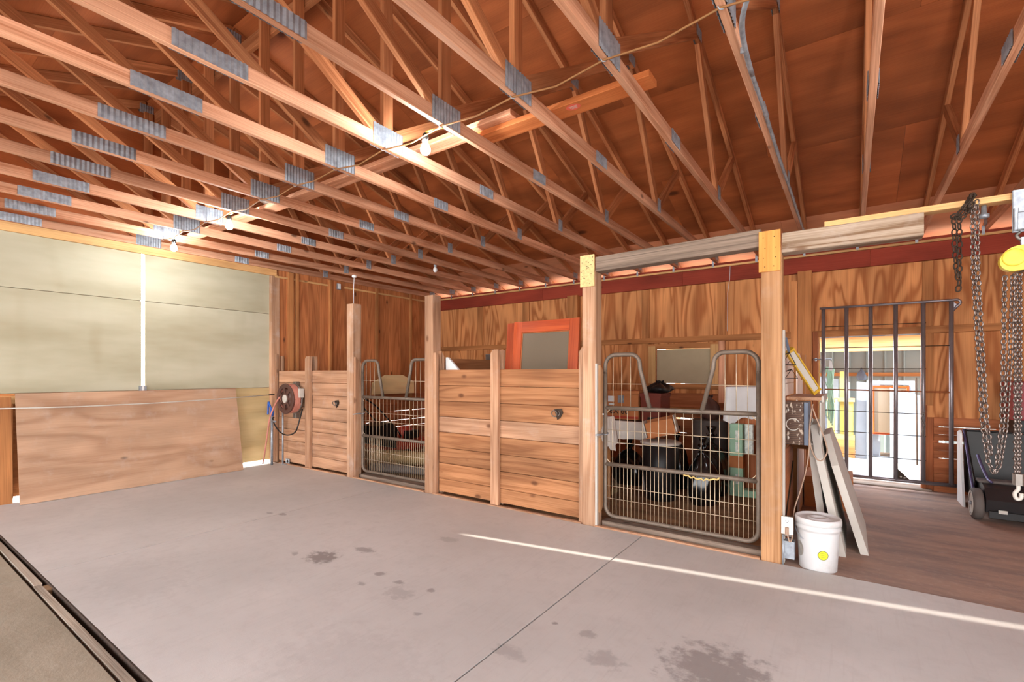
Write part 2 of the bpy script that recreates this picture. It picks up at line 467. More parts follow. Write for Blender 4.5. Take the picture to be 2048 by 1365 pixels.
# ------------------------------------------------------------------ roof deck (sheathing sheets + outer skin)
ceiling = empty('ceiling', (0, YRIDGE, 4.9), kind='structure')
XG0, XG1 = XL - 0.25, XR + 0.25
slope = math.atan(1 / 3.0)
def roof_sheet(x0, x1, s0, s1, back):
    """sheet on one slope between distances s0,s1 down from the ridge"""
    sg = 1 if back else -1
    dy, dz = math.cos(slope), -math.sin(slope)
    def pt(x, s): return V((x, YRIDGE + sg * s * dy, roof_z(YRIDGE) + 0.097 + s * dz))
    a, b = pt(x0, (s0 + s1) / 2), pt(x1, (s0 + s1) / 2)
    up = V((0, sg * math.sin(slope), math.cos(slope)))
    off = up * 0.006
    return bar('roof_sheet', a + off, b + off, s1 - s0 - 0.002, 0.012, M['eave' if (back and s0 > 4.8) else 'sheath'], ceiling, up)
slen = (8.12 - YRIDGE) / math.cos(slope)
sheet_edges = []
x = XG0
row = 0
for back in (True, False):
    s = 0.0
    row = 0
    while s < slen - 0.01:
        s2 = min(s + 1.22, slen)
        xa = XG0 - (1.15 if row % 2 else 0)
        while xa < XG1:
            xb = min(xa + 2.298, XG1)
            if xb > XG0:
                roof_sheet(max(xa, XG0) + 0.001, xb - 0.001, s, s2, back)
            xa += 2.298
        s = s2
        row += 1
    sg = 1 if back else -1
    up = V((0, sg * math.sin(slope), math.cos(slope)))
    mid = V((0, YRIDGE + sg * slen / 2 * math.cos(slope), roof_z(YRIDGE) + 0.097 - slen / 2 * math.sin(slope))) + up * 0.03
    bar('roofing', mid + V((XG0, 0, 0)), mid + V((XG1, 0, 0)), slen + 0.06, 0.02, M['steel'], ceiling, up)

# ------------------------------------------------------------------ trusses
def ridged(L, Hh, n, t=0.008):
    vs, fs = [], []
    k = 2 * n
    for i in range(k + 1):
        x = -L / 2 + L * i / k
        z = t if i % 2 else t * 0.25
        vs += [(x, -Hh / 2, z), (x, Hh / 2, z)]
    for i in range(k):
        a = 2 * i
        fs.append((a, a + 2, a + 3, a + 1))
    return mesh('plate_mesh', vs, fs)
PL = {'A': ridged(0.37, 0.088, 12), 'B': ridged(0.27, 0.15, 10), 'C': ridged(0.20, 0.086, 9), 'D': ridged(0.09, 0.13, 4), 'T': ridged(0.15, 0.09, 6)}
for m_ in PL.values(): m_.materials.append(M['galv'])

def build_truss(label):
    t = empty('roof_truss', (0, YRIDGE, ZC), label, 'truss', 'pine roof trusses over the barn')
    T = 0.038
    y0, y1 = 2 * YRIDGE - 7.60, 7.60
    bar('bottom_chord', (0, y0, ZC + .0445), (0, y1, ZC + .0445), T, .089, M['truss'], t, ch=0.003)
    for sg in (1, -1):
        ya = YRIDGE + sg * (8.0 - YRIDGE)
        a = V((0, ya, roof_z(7.45) + (7.45 - 8.0) / 3 + .047)); b = V((0, YRIDGE + sg * .004, roof_z(YRIDGE) + .047))
        bar('top_chord', a, b, T, .089, M['web'], t, ch=0.003)
        bar('web', (0, YRIDGE + sg * .07, ZC + .10), (0, YRIDGE + sg * 1.76, 4.17), T, .085, M['web'], t, ch=0.003)
        bar('web', (0, YRIDGE + sg * 2.52, ZC + .09), (0, YRIDGE + sg * 1.86, 4.14), T, .085, M['web'], t, ch=0.003)
        bar('web', (0, YRIDGE + sg * 2.58, ZC + .09), (0, YRIDGE + sg * 3.26, 3.68), T, .085, M['web'], t, ch=0.003)
    bar('king_post', (0, YRIDGE + .02, ZC + .085), (0, YRIDGE + .02, roof_z(YRIDGE) + .02), T, .089, M['web'], t, up=(0, 1, 0), ch=0.003)
    # pressed steel nail plates on both faces
    for sd in (1, -1):
        for key, y, z in (('A', 1.15, ZC + .045), ('C', 3.48, ZC + .045), ('B', 2.33, ZC + .075), ('D', 4.86, ZC + .085), ('D', 2 * YRIDGE - 4.86, ZC + .085),
                          ('T', 4.12, 4.19), ('T', 2 * YRIDGE - 4.12, 4.19), ('T', 7.42, ZC + .07), ('T', YRIDGE, roof_z(YRIDGE))):
            # local x -> +Y, local y -> Z, local z -> +-X
            ax, ay, az = V((0, sd, 0)), V((0, 0, 1)), V((sd, 0, 0))
            mtx = Matrix((ax, ay, az)).transposed().to_4x4()
            mtx.translation = V((sd * (T / 2 + 0.0012), y, z))
            put('gusset_plate', PL[key], None, t, mtx)
    return t
truss0 = None
NT_ALL = list(range(15, -2, -1))
for i, k in enumerate(NT_ALL):
    if k == 15:
        lab = 'gable roof truss in the wall plane above the sage sliding doors'
    elif i < 9:
        lab = 'exposed pine roof truss, ' + ordinal(i) + ' of the row counting from the sliding doors'
    else:
        lab = 'exposed pine roof truss, ' + ordinal(len(NT_ALL) - 1 - i) + ' of the row counting back from the chain hoist side'
    if truss0 is None:
        truss0 = build_truss(lab)
        truss0.matrix_basis = Matrix.Translation(V((TX(k), YRIDGE, ZC)))
    else:
        c = copy_tree(truss0, (TX(k), YRIDGE, ZC))
        c['label'] = lab

# boards laid along the top of the chords as bracing
def brace(label, x0, x1, y0, y1, z, mat, w=0.14):
    o = bar('brace_board', (x0, y0, z), (x1, y1, z), w, 0.038, M[mat], None, ch=0.003)
    return tag(o, label, 'board', 'brace boards lying across the trusses')
ZB = ZC + 0.089 + 0.019
brace('long brace board lying across the far trusses beside the three bulbs', -7.3, -4.05, 2.62, 2.66, ZB, 'truss')
brace('pale brace board lying across the trusses just behind the nearest bulb', -4.6, -1.88, 2.70, 2.71, ZB + 0.039, 'truss')
br3 = brace('orange brace board with a round red sticker on its underside', -2.25, -0.95, 2.77, 2.78, ZB, 'orangeboard')
M['redlabel'] = plain('red_sticker', (226, 104, 84), 0.5)
prism('sticker', [(0.05 * math.cos(a * PI / 10), 0.034 * math.sin(a * PI / 10)) for a in range(20)], 0.001, M['redlabel'], br3, Matrix.Translation((-1.46, 2.75, ZB - 0.0206)))
for q in range(3):
    bx('print_line', (-1.49 + 0.006 * q, -1.43 - 0.004 * q), (2.738 + 0.012 * q, 2.742 + 0.012 * q), (ZB - 0.0214, ZB - 0.0206), M['offwhite'], br3)
tag(bx('ridge_board', (-7.3, 1.9), (2.378, 2.416), (4.585, 4.725), M['web'], None, .003), 'long ridge board under the peak, against the king posts of the trusses', 'board')
br4 = tag(bar('scrap_panel', (-4.98, 2.60, ZB + .03), (-4.68, 2.72, ZB + .03), .16, .01, M['offwhite'], None), 'small pale offcut lying on the trusses over the second bulb', 'board')

# ------------------------------------------------------------------ left wall with the sliding doors
wl = empty('wall_left', (XL, 3, 0), kind='structure')
bx('door_header', (XL - .04, XL + .0), (YF, 4.02), (2.912, 3.01), M['yellow_pine'], wl, .003)
# jamb post and the boards beside it
bx('jamb_post', (XL - .12, XL + .015), (3.925, 4.06), (-.02, 2.905), M['post'], wl, .006)
bx('jamb_board', (XL - .01, XL + .05), (4.075, 4.115), (-.02, 1.66), M['plankpale'], wl, .004)
bx('jamb_board', (XL - .01, XL + .05), (3.985, 4.02), (0.0, 1.69), M['plankpale'], wl, .004)
# gable triangle above the header
gx = XL - .03
gable = [(-3.0, 3.0), (7.7, 3.0), (7.7, roof_z(7.7) + .1), (YRIDGE, roof_z(YRIDGE) + .12), (-3.0, roof_z(2 * YRIDGE + 3.0) + .1)]
mg = Matrix(((0, 0, 1, gx - .03), (1, 0, 0, 0), (0, 1, 0, 0), (0, 0, 0, 1)))
prism('gable_sheathing', gable, .03, M['sheath'], wl, mg)
# vertical siding planks from the jamb to the back corner (the kick planks below them stand apart)
y = 4.06
widths = [.10, .17, .24, .2, .27, .22, .3, .2, .26, .24, .3, .28, .24, .3, .2, .25]
for i, w in enumerate(widths):
    if y >= YB + .1: break
    w2 = min(w, YB + .1 - y)
    bx('siding_plank', (XL - .04 - .004 * (i % 3), XL + .002 - .004 * (i % 2)), (y + .002, y + w2 - .002), (0.70, 3.02), M['siding'], wl, .003)
    y += w2
bx('siding_backing', (XL - .10, XL - .045), (4.0, YB + .1), (0.72, 3.05), M['siding'], wl)
for y, w in ((4.19, .09), (4.32, .05), (4.93, .045), (5.92, .05), (6.78, .05)):
    bx('wall_stud', (XL, XL + .045), (y, y + w), (0.4, 3.0), M['stud'], wl, .003)
# low horizontal planks with daylight between them
zk = [(-.02, .150), (.153, .322), (.329, .450), (.459, .634), (.643, .80), (.803, .98)]
for a, b in zk:
    bx('kick_plank', (XL - .03, XL + .012), (4.06, YB), (a, b), M['kick'], wl, .003)
bx('wall_backer', (XL - .07, XL - .045), (4.0, 5.75), (-.1, .72), M['kick'], wl)
bx('wall_backer', (XL - .07, XL - .045), (5.75, 6.45), (.60, .72), M['kick'], wl)
bx('wall_backer', (XL - .07, XL - .045), (5.75, 7.6), (.12, .20), M['kick'], wl)
bx('nailer_strip', (XL, XL + .022), (3.98, 4.92), (2.885, 2.915), M['yellow_pine'], wl, .002)
bx('nailer_strip', (XL, XL + .022), (5.25, 7.24), (2.893, 2.923), M['yellow_pine'], wl, .002)

# sliding doors
M['tandoor'] = wood('tan_door_panel', (214, 190, 142), (184, 154, 104), stretch=(.5, 3, 3), freq=18, ring=.35, fine=.2, vary=.05, knot=.1)
def sliding_door(n, y0, y1):
    d = empty('door_%d' % n, (XL - .06, (y0 + y1) / 2, 0), kind='structure')
    for (a, b) in ((2.314, 2.935), (1.165, 2.309)):
        bx('door_panel', (XL - .075, XL - .045), (y0, y1), (a, b), M['doorpanel'], d, .002, axis=1)
    return d
d1 = sliding_door(1, YF - .2, 2.272)
d2 = sliding_door(2, 2.312, 3.99)
bx('door_panel', (XL - .075, XL - .045), (YF - .2, 2.31), (0.045, 1.16), M['stud'], d1, .002, axis=1)
bx('door_panel', (XL - .075, XL - .045), (2.313, 3.99), (0.045, 1.16), M['tandoor'], d2, .002, axis=1)
bx('door_backing', (XL - .10, XL - .078), (YF - .2, 2.270), (1.10, 2.96), M['stud'], d1, axis=1)
bx('door_backing', (XL - .10, XL - .078), (2.314, 4.0), (1.10, 2.96), M['stud'], d2, axis=1)
bx('door_cleat', (XL - .10, XL - .078), (2.20, 2.40), (0.04, 1.20), M['stud'], d2)
lt = bx('door_latch', (XL - .046, XL - .02), (2.245, 2.322), (1.155, 1.225), M['galv'], d2, .004)
bx('latch_tongue', (XL - .04, XL - .012), (2.275, 2.292), (1.16, 1.22), M['white'], lt)
bx('door_rail', (XL - .045, XL - .02), (YF, 2.1), (1.05, 1.135), M['yellow_pine'], d1, .003)
bx('door_stile', (XL - .045, XL - .02), (0.3, 1.12), (0.03, 1.05), M['stud'], d1, .003)
h = lathe('pull_knob', [(.012, 0), (.012, .03), (.022, .035), (.022, .05), (.008, .055)], M['galv'], d2, Matrix.Translation((XL - .045, 3.95, 1.19)) @ Matrix.Rotation(PI / 2, 4, 'Y'), 12)

# ------------------------------------------------------------------ back wall
wb = empty('wall_back', (-3, YB, 0), kind='structure')
DX0, DX1, DZ = -.355, .694, 1.905      # doorway
WX0, WX1, WZ0, WZ1 = -2.53, -1.70, 1.225, 1.765   # window opening
def ply(x0, x1, z0, z1, nm='plywood_sheet'):
    return bx(nm, (x0 + .0015, x1 - .0015), (YB, YB + .014), (z0, z1), M['ply'], wb, 0, axis=2)
edges = [XL - .05, -6.1, -4.98, -3.95, -2.685, -1.55, -.5, .745, 1.9, XR]
for a, b in zip(edges[:-1], edges[1:]):
    ply(a, b, 1.862, 2.74)
    if a == -2.685:
        ply(a, WX0, .86, 1.858); ply(WX1, b, .86, 1.858); ply(WX0, WX1, .86, WZ0); ply(WX0, WX1, WZ1, 1.858)
    elif a == -.5:
        ply(a, DX0, .86, 1.858)
    else:
        ply(a, b, .86, 1.858)
bx('wall_skin', (XL - .1, DX0), (YB + .016, YB + .05), (1.90, 2.96), M['siding'], wb, axis=0)
bx('wall_skin', (DX0, XR), (YB + .016, YB + .05), (1.92, 2.96), M['siding'], wb, axis=0)
bx('wall_skin', (XL - .1, WX0 + .01), (YB + .016, YB + .05), (.88, 1.90), M['siding'], wb, axis=0)
bx('wall_skin', (WX1 - .01, DX0), (YB + .016, YB + .05), (.88, 1.90), M['siding'], wb, axis=0)
bx('wall_skin', (WX0, WX1), (YB + .016, YB + .05), (.88, WZ0), M['siding'], wb, axis=0)
bx('wall_skin', (WX0, WX1), (YB + .016, YB + .05), (WZ1, 1.9), M['siding'], wb, axis=0)
bx('wall_skin', (DX1, XR), (YB + .016, YB + .05), (.88, 1.92), M['siding'], wb, axis=0)
# studs and posts
def stud(x0, x1, z0, z1, d=.04, mat='stud'):
    bx('wall_stud', (x0, x1), (YB - d, YB - .001), (z0, z1), M[mat], wb, .003)
for x0, x1 in ((-7.3, -7.2), (-6.17, -6.03), (-5.07, -4.92), (-2.75, -2.63), (-1.6, -1.5), (.70, .80), (1.85, 1.95)):
    stud(x0, x1, .95 if x0 < 0.6 else 1.0, 2.72, .022)
stud(-4.06, -3.86, -.02, 2.74, .12)
stud(-.58, -.42, -.02, 2.74, .12)
stud(-1.585, -1.5, .95, 1.86, .05, 'truss')
# girt between the plywood rows
for a, b in ((-7.3, -4.07), (-3.85, -.59), (-.41, .69), (.70, XR)):
    bx('wall_girt', (a, b), (YB - .03, YB - .002), (1.862, 1.945), M['stud'], wb, .003)
# red stained header band, ledge and the open eave above
for a, b in ((XL, -4.60), (-4.597, -2.1), (-2.097, .2), (.203, XR)):
    bx('header_board', (a, b), (YB - .055, YB - .015), (2.725, 2.935), M['redband'], wb, .003)
bx('wall_plate', (XL, XR), (YB - .075, YB + .05), (2.937, 2.965), M['yellow_pine'], wb, .002)
bx('wall_plate', (XL, XR), (YB - .02, YB + .06), (2.966, 3.008), M['redband'], wb, .002)
for k in range(-1, 15):
    xk = TX(k) - .05
    bx('hurricane_tie', (xk, xk + .028), (YB - .082, YB - .076), (2.945, 3.045), M['galv'], wb)
tag(tube('string', [(-1.42, YB - .08, 2.93), (-1.43, YB - .06, 2.75), (-1.46, YB - .05, 2.55), (-1.465, YB - .04, 2.0)], .0035, M['white'], None, 5), 'thin pale string hanging down the back wall between the gusseted posts', 'string')
# window_1: framed opening closed by a grey-brown panel
w1 = empty('window_1', (-2.1, YB, 1.5), kind='structure')
bx('window_frame', (-2.64, WX0 + .004), (YB - .035, YB - .002), (1.155, 1.815), M['yellow_pine'], w1, .003)
bx('window_frame', (WX1 - .004, -1.59), (YB - .035, YB - .002), (1.155, 1.815), M['yellow_pine'], w1, .003)
bx('window_frame', (-2.64, -1.59), (YB - .03, YB - .001), (1.765, 1.842), M['stud'], w1, .003)
bx('window_sill', (-2.64, -1.59), (YB - .04, YB - .001), (1.145, 1.225), M['stud'], w1, .003)
M['shade'] = plain('grey_tan_shutter', (172, 156, 128), 0.8, 0, 0.06, 3)
bx('shutter_panel', (WX0 + .004, WX1 - .0015), (YB + .02, YB + .04), (WZ0 + .002, WZ1 - .005), M['shade'], w1)
# low planks with daylight gaps
spans = [(-7.3, -4.06), (-3.86, -.58), (.80, XR)]
zb_ = [(-.02, .20), (.203, .378), (.388, .470), (.473, .562), (.592, .66), (.664, .748), (.757, .862)]
zs_ = [(-.02, .22), (.224, .468), (.477, .680), (.703, .86), (.863, 1.08)]
for (a, b), zz in ((spans[0], zs_), (spans[1], zs_), (spans[2], zb_)):
    for z0, z1 in zz:
        bx('kick_plank', (a + .002, b - .002), (YB - .028, YB - .0), (z0, z1), M['kick'], wb, .003)
# daylight only shows through part of the run on the right
bx('wall_backer', (1.34, XR), (YB + .02, YB + .05), (-.1, .9), M['kick'], wb)
bx('wall_backer', (-2.05, -.58), (YB + .001, YB + .03), (-.1, .66), M['kick'], wb)
bx('wall_backer', (-1.45, -.58), (YB + .001, YB + .03), (.6, .9), M['kick'], wb)
bx('wall_backer', (.69, .85), (YB + .001, YB + .03), (-.1, .9), M['kick'], wb)
# door_3 frame
d3 = empty('door_3', (.17, YB, 0), kind='structure')
bx('door_jamb', (-.415, -.353), (YB - .05, YB + .09), (0, 1.93), M['kick'], d3, .003)
bx('door_stop', (-.352, -.335), (YB + .03, YB + .08), (0, 1.9), M['yellow_pine'], d3, .002)
bx('door_jamb', (.692, .74), (YB - .02, YB + .09), (0, 1.93), M['kick'], d3, .003)
bx('door_head', (-.353, .692), (YB - .02, YB + .09), (1.902, 1.935), M['kick'], d3, .003)

# ------------------------------------------------------------------ right and front shell (outside the frame, unseen, openings made up to let daylight in)
wr = empty('wall_right', (XR, 2, 0), kind='structure')
bx('wall_panel', (XR, XR + .05), (1.9, YB + .1), (-.1, 3.0), M['ply'], wr, axis=1)
bx('wall_header', (XR - .05, XR + .05), (YF, 1.9), (2.6, 3.0), M['stud'], wr, .005)
gr_ = [(-3.0, 3.0), (7.7, 3.0), (7.7, roof_z(7.7) + .1), (YRIDGE, roof_z(YRIDGE) + .12), (-3.0, roof_z(2 * YRIDGE + 3.0) + .1)]
prism('gable_sheathing', gr_, .03, M['sheath'], wr, Matrix(((0, 0, 1, XR), (1, 0, 0, 0), (0, 1, 0, 0), (0, 0, 0, 1))))
wf = empty('wall_front', (-2, YF, 0), kind='structure')
for xx in (XL, -3.6, .2, XR - .14):
    bx('front_post', (xx, xx + .14), (YF - .07, YF + .07), (-.1, 3.0), M['post'], wf, .005)
bx('front_header', (XL, XR), (YF - .05, YF + .05), (2.78, 3.0), M['stud'], wf, .005)

# ------------------------------------------------------------------ stall front: posts, beams, partitions
def clip_top(name, x0, x1, y0, y1, z0, z1, c, mat, parent, cb=0.0, side=1):
    """upright strip whose top (and bottom) corner is clipped; seen face in XZ"""
    w, h_ = x1 - x0, z1 - z0
    pts = [(0 if side > 0 or not cb else 0, 0), (w, 0), (w, h_ - c), (w - c * .8, h_), (0, h_)] if side > 0 else [(0, 0), (w, 0), (w, h_), (c * .8, h_), (0, h_ - c)]
    # local X up so grain runs along it
    pts = [(q, p) for p, q in pts]
    m_ = Matrix(((0, 1, 0, x0), (0, 0, 1, y0), (1, 0, 0, z0), (0, 0, 0, 1)))
    return prism(name, pts, y1 - y0, mat, parent, m_)

def clip_top_y(name, x0, x1, y0, y1, z0, z1, c, mat, parent, both=False):
    """same, with the clipped profile in YZ"""
    w, h_ = y1 - y0, z1 - z0
    pts = [(0, 0), (w, 0), (w, h_ - c), (w - c * .8, h_), (0, h_)]
    if both:
        pts = [(0, 0), (w - c * .8, 0), (w, c), (w, h_ - c), (w - c * .8, h_), (0, h_)]
    pts = [(q, p) for p, q in pts]
    m_ = Matrix(((0, 0, 1, x0), (0, 1, 0, y0), (1, 0, 0, z0), (0, 0, 0, 1)))
    return prism(name, pts, x1 - x0, mat, parent, m_)

p1 = empty('stall_post', (-5.45, 4.04, 0), 'free-standing pale stall post with its top cut below the trusses, beside the hose reel partition', 'post', 'stall front posts')
bx('post_shaft', (-5.52, -5.385), (3.97, 4.105), (-.02, 2.31), M['post'], p1, .006)
clip_top_y('gate_stop', -5.385, -5.35, 3.985, 4.035, .0, 1.60, .05, M['plankpale'], p1)
clip_top_y('gate_stop', -5.385, -5.352, 4.05, 4.09, .12, 1.55, .05, M['plankpale'], p1)
wire_pts = [(-5.45, 4.03, 2.31), (-5.452, 4.03, 2.5), (-5.44, 4.03, 2.68)]
tube('hanging_wire', wire_pts, .004, M['white'], p1)
lathe('insulator', [(.012, 0), (.03, .008), (.03, .03), (.012, .04)], M['white'], p1, Matrix.Translation((-5.44, 4.03, 2.665)), 14)

p2 = empty('stall_post', (-3.98, 4.04, 0), 'tall bare stall post between the small gate and the honey-coloured partition', 'post', 'stall front posts')
bx('post_shaft', (-4.053, -3.918), (3.97, 4.105), (-.02, 2.285), M['plankpale'], p2, .006)
clip_top_y('plank_channel', -3.918, -3.872, 3.978, 4.015, .0, 1.62, .05, M['plankpale'], p2)
clip_top_y('plank_channel', -3.918, -3.86, 4.06, 4.10, .0, 1.64, .06, M['plankpale'], p2)

p3 = empty('stall_post', (-1.95, 4.04, 0), 'tall stall post topped by a speckled chipboard gusset, left end of the grey beam', 'post', 'stall front posts')
bx('post_shaft', (-2.017, -1.882), (3.97, 4.105), (-.02, 2.315), M['post'], p3, .006)
clip_top('plank_channel', -2.055, -2.017, 3.978, 4.012, .0, 1.63, .05, M['plankpale'], p3, side=-1)
clip_top('plank_channel', -2.055, -2.017, 4.06, 4.10, .0, 1.63, .05, M['plankpale'], p3, side=-1)
clip_top_y('gate_stop', -1.882, -1.848, 4.0, 4.055, .86, 1.455, .05, M['postwarm'], p3, True)
clip_top_y('gate_stop', -1.882, -1.848, 4.0, 4.055, .12, .80, .05, M['postwarm'], p3, True)
bx('edge_strip', (-1.884, -1.868), (3.968, 3.998), (-.01, 1.47), M['offwhite'], p3)
g = bx('gusset_board', (-2.03, -1.888), (3.955, 3.969), (2.172, 2.458), M['osb'], p3, .002)
M['nail'] = plain('dark_nail', (60, 48, 40), .5, .5)
for i in range(26):
    x_, z_ = R.uniform(-2.02, -1.9), R.uniform(2.19, 2.44)
    lathe('nail_head', [(.0035, 0), (.0035, .0012)], M['nail'], g, Matrix.Translation((x_, 3.9549, z_)) @ Matrix.Rotation(PI / 2, 4, 'X'), 6)

p4 = empty('stall_post', (-.477, 4.04, 0), 'thick warm-toned stall post topped by an orange plywood gusset, beside the white bucket', 'post', 'stall front posts')
bx('post_shaft', (-.545, -.410), (3.97, 4.105), (-.02, 2.275), M['postwarm'], p4, .006)
bx('edge_strip', (-.4095, -.396), (4.03, 4.075), (-.01, 1.70), M['offwhite'], p4)
g = bx('gusset_board', (-.557, -.415), (3.955, 3.969), (2.130, 2.428), M['plygusset'], p4, .002)
for x_ in (-.525, -.45):
    for z_ in (2.165, 2.23, 2.30, 2.38):
        lathe('nail_head', [(.004, 0), (.004, .0012)], M['nail'], g, Matrix.Translation((x_ + R.uniform(-.01, .01), 3.9549, z_)) @ Matrix.Rotation(PI / 2, 4, 'X'), 6)

b = bx('beam', (-1.886, -.547), (3.975, 4.10), (2.313, 2.446), M['greybeam'], None, .006)
b.matrix_basis = b.matrix_basis @ Matrix.Rotation(math.radians(.9), 4, 'Z')
tag(b, 'weathered grey beam spanning between the two gusseted stall posts', 'beam')
b = bx('beam', (-.409, .378), (3.972, 4.10), (2.258, 2.402), M['bleached'], None, .006)
tag(b, 'bleached short beam with swirling knot grain, carried on the post beside the bucket', 'beam')
b = bx('beam', (-.15, 3.35), (3.99, 4.08), (2.403, 2.441), M['yellow_pine'], None, .003)
tag(b, 'long fresh yellow pine board lying on the bleached beam, carrying the chains', 'beam')

# partition with the hose reel (two bays)
PT = [1.425, 1.2435, 1.066, .888, .711, .534, .357, .178, .0]
def partition(x0, x1, label, bat, mat, name='stall_partition', jag=0.006, low=.03):
    t = empty(name, ((x0 + x1) / 2, 4.03, 0), label, 'partition', 'plank stall partitions')
    for i in range(8):
        za, zb2 = PT[i + 1] + .002, PT[i] - .002
        if i == 7: za = low
        dy = R.uniform(0, jag)
        mt_ = 'plankpale' if (mat == 'plank' and i == 3) else mat
        bx('plank', (x0, x1), (4.018 + dy, 4.054 + dy), (za, zb2), M[mt_], t, .004)
    clip_top('batten', bat[0], bat[1], 3.976, 4.012, .0, 1.63, .04, M['plankpale'], t, side=-1)
    clip_top('batten', bat[0], bat[1], 4.064, 4.10, .0, 1.63, .04, M['plankpale'], t, side=-1)
    return t
pa1 = partition(-7.30, -5.525, 'plank stall partition carrying the hose reel, next to the sliding door', (-6.517, -6.395), 'plankpale')
pa2 = partition(-3.87, -2.02, 'honey-coloured plank stall partition between the small gate and the grey-beam post', (-3.086, -2.99), 'plank')

# tie rings screwed to the partitions
M['rust'] = plain('rusty_iron', (62, 48, 38), .7, .4, .3, 20)
def tie_ring(x, z, label):
    t = empty('tie_ring', (x, 4.018, z), label, 'tie ring')
    prism('plate', [(-.045, .03), (.035, .04), (.05, .0), (.02, -.05), (-.01, -.07), (-.03, -.01)], .008, M['rust'], t, Matrix(((1, 0, 0, x), (0, 0, -1, 4.017), (0, 1, 0, z), (0, 0, 0, 1))))
    c = V((x - .035, 3.995, z - .01))
    tube('ring', arc(c, .03, 0, 2 * PI, 16, (1, 0, .1), (0, -.35, 1))[:-1], .0055, M['steel'], t, 6, True)
    tube('staple', arc((x, 4.006, z - .01), .02, 0, PI, 8, (0, .4, 1), (1, -.4, 0)), .005, M['steel'], t)
tie_ring(-2.29, 1.005, 'rusty iron tie ring on the honey-coloured partition')
tie_ring(-5.80, .975, 'rusty iron tie ring on the hose reel partition')

# wooden sill along the stall openings
sill = empty('trim_1', (-3, 4.0, 0), kind='structure')
for x0, x1 in ((-7.2, -5.53), (-5.38, -4.06), (-3.91, -2.02), (-1.88, -.55)):
    bx('sill_board', (x0, x1), (3.958, 3.998), (-.06, .012), M['plankpale'], sill, .003)
for x0, x1 in ((-5.37, -4.06), (-1.86, -.55)):
    bx('sill_board', (x0, x1), (4.06, 4.17), (-.06, .035), M['greybeam'], sill, .006)

# ------------------------------------------------------------------ stall gates
def stall_gate(x0, x1, label, y=4.08):
    t = empty('stall_gate', ((x0 + x1) / 2, y, 0), label, 'gate', 'tube and wire stall gates')
    r = .019
    ex, ez = V((1, 0, 0)), V((0, 0, 1))
    zb, zt, zr, zm = .085, 1.55, 1.068, .555
    cr = .09
    def P(x, z): return V((x, y, z))
    # outer frame: down one side, along the bottom and up the other
    pts = [P(x0, 1.40)] + [P(x0, zb + cr)] + arc(P(x0 + cr, zb + cr), cr, PI, 1.5 * PI, 6, ex, ez)[1:] + arc(P(x1 - cr, zb + cr), cr, 1.5 * PI, 2 * PI, 6, ex, ez) + [P(x1, 1.40)]
    tube('outer_frame', pts, r, M['gatepaint'], t, 8)
    w = x1 - x0
    # two raised loops that leave a dip in the middle
    for a, s in ((x0, 1), (x1, -1)):
        ct = .10
        xi, xt = a + s * w * .33, a + s * w * .255
        up_ = arc(P(a + s * ct, zt - ct), ct, PI if s > 0 else 0, PI / 2, 7, ex, ez)
        d = V((xi - xt, 0, zr - (zt - ct))).normalized()
        pk = P(xt, zt - ct)
        turn = smoothpath([P(xt - s * .12, zt), P(xt - s * .05, zt - .006), P(xt - s * .005, zt - .05), pk + d * .03], 5)
        tube('top_loop', [P(a, 1.38)] + up_ + turn + [P(xi, zr)], r, M['gatepaint'], t, 8)
    tube('rail', [P(x0, zr), P(x1, zr)], r, M['gatepaint'], t, 8)
    tube('rail', [P(x0, zm), P(x1, zm)], r, M['gatepaint'], t, 8)
    rw = .0032
    def wv(x, z0, z1): tube('wire', [P(x, z0), P(x, z1)], rw, M['wire'], t, 4)
    def wh(z, a, b_): tube('wire', [P(a, z), P(b_, z)], rw, M['wire'], t, 4)
    n = 36
    for i in range(1, n):
        x = x0 + w * i / n
        zlow = zb if min(x - x0, x1 - x) > cr else zb + cr - math.sqrt(max(0, cr * cr - (cr - min(x - x0, x1 - x)) ** 2))
        wv(x, zlow, zm)
        if i % 2 == 0:
            wv(x, zm, zr)
    for z in (.245, .358): wh(z, x0, x1)
    for z in (.757, .868): wh(z, x0, x1)
    for a, s in ((x0, 1), (x1, -1)):
        for q in (.06, .125, .19):
            wv(a + s * w * q, zr, zt - .01)
        wh(1.287, a, a + s * w * .295)
        # rounded corner wires inside the upper panel
        for zc_, sg in ((zr - .1, 1), (zm + .1, -1)):
            cc = P(a + s * .1, zc_)
            ang0, ang1 = (PI if s > 0 else 0), (PI / 2 if sg > 0 else (1.5 * PI if s > 0 else -PI / 2))
            tube('corner_wire', arc(cc, .1, ang0, ang1, 6, ex, ez), rw * 1.3, M['wire'], t, 5)
    return t
sg1 = stall_gate(-5.325, -4.075, 'small-looking tube and wire stall gate beside the pale free-standing post')
sg2 = stall_gate(-1.835, -.575, 'large tube and wire stall gate under the grey beam')
# chain and latch at the left side of the large gate
lk = empty('gate_latch', (-1.86, 4.07, .83), 'small steel latch chain holding the large stall gate to its post', 'latch')
tube('latch_bar', [(-1.875, 3.955, .825), (-1.855, 3.97, .828), (-1.838, 4.05, .828)], .008, M['galv'], lk, 6)
tube('latch_loop', arc((-1.835, 4.08, .83), .026, 0, 2 * PI, 12, (1, 0, 0), (0, 1, .3))[:-1], .005, M['galv'], lk, 6, True)
lk = empty('gate_latch', (-5.35, 4.06, .83), 'small steel latch chain holding the far stall gate to the pale post', 'latch')
tube('latch_bar', [(-5.37, 3.96, .84), (-5.352, 3.975, .845), (-5.33, 4.05, .85)], .007, M['galv'], lk, 6)
tube('latch_loop', arc((-5.325, 4.08, .85), .026, 0, 2 * PI, 12, (1, 0, 0), (0, 1, .3))[:-1], .005, M['galv'], lk, 6, True)
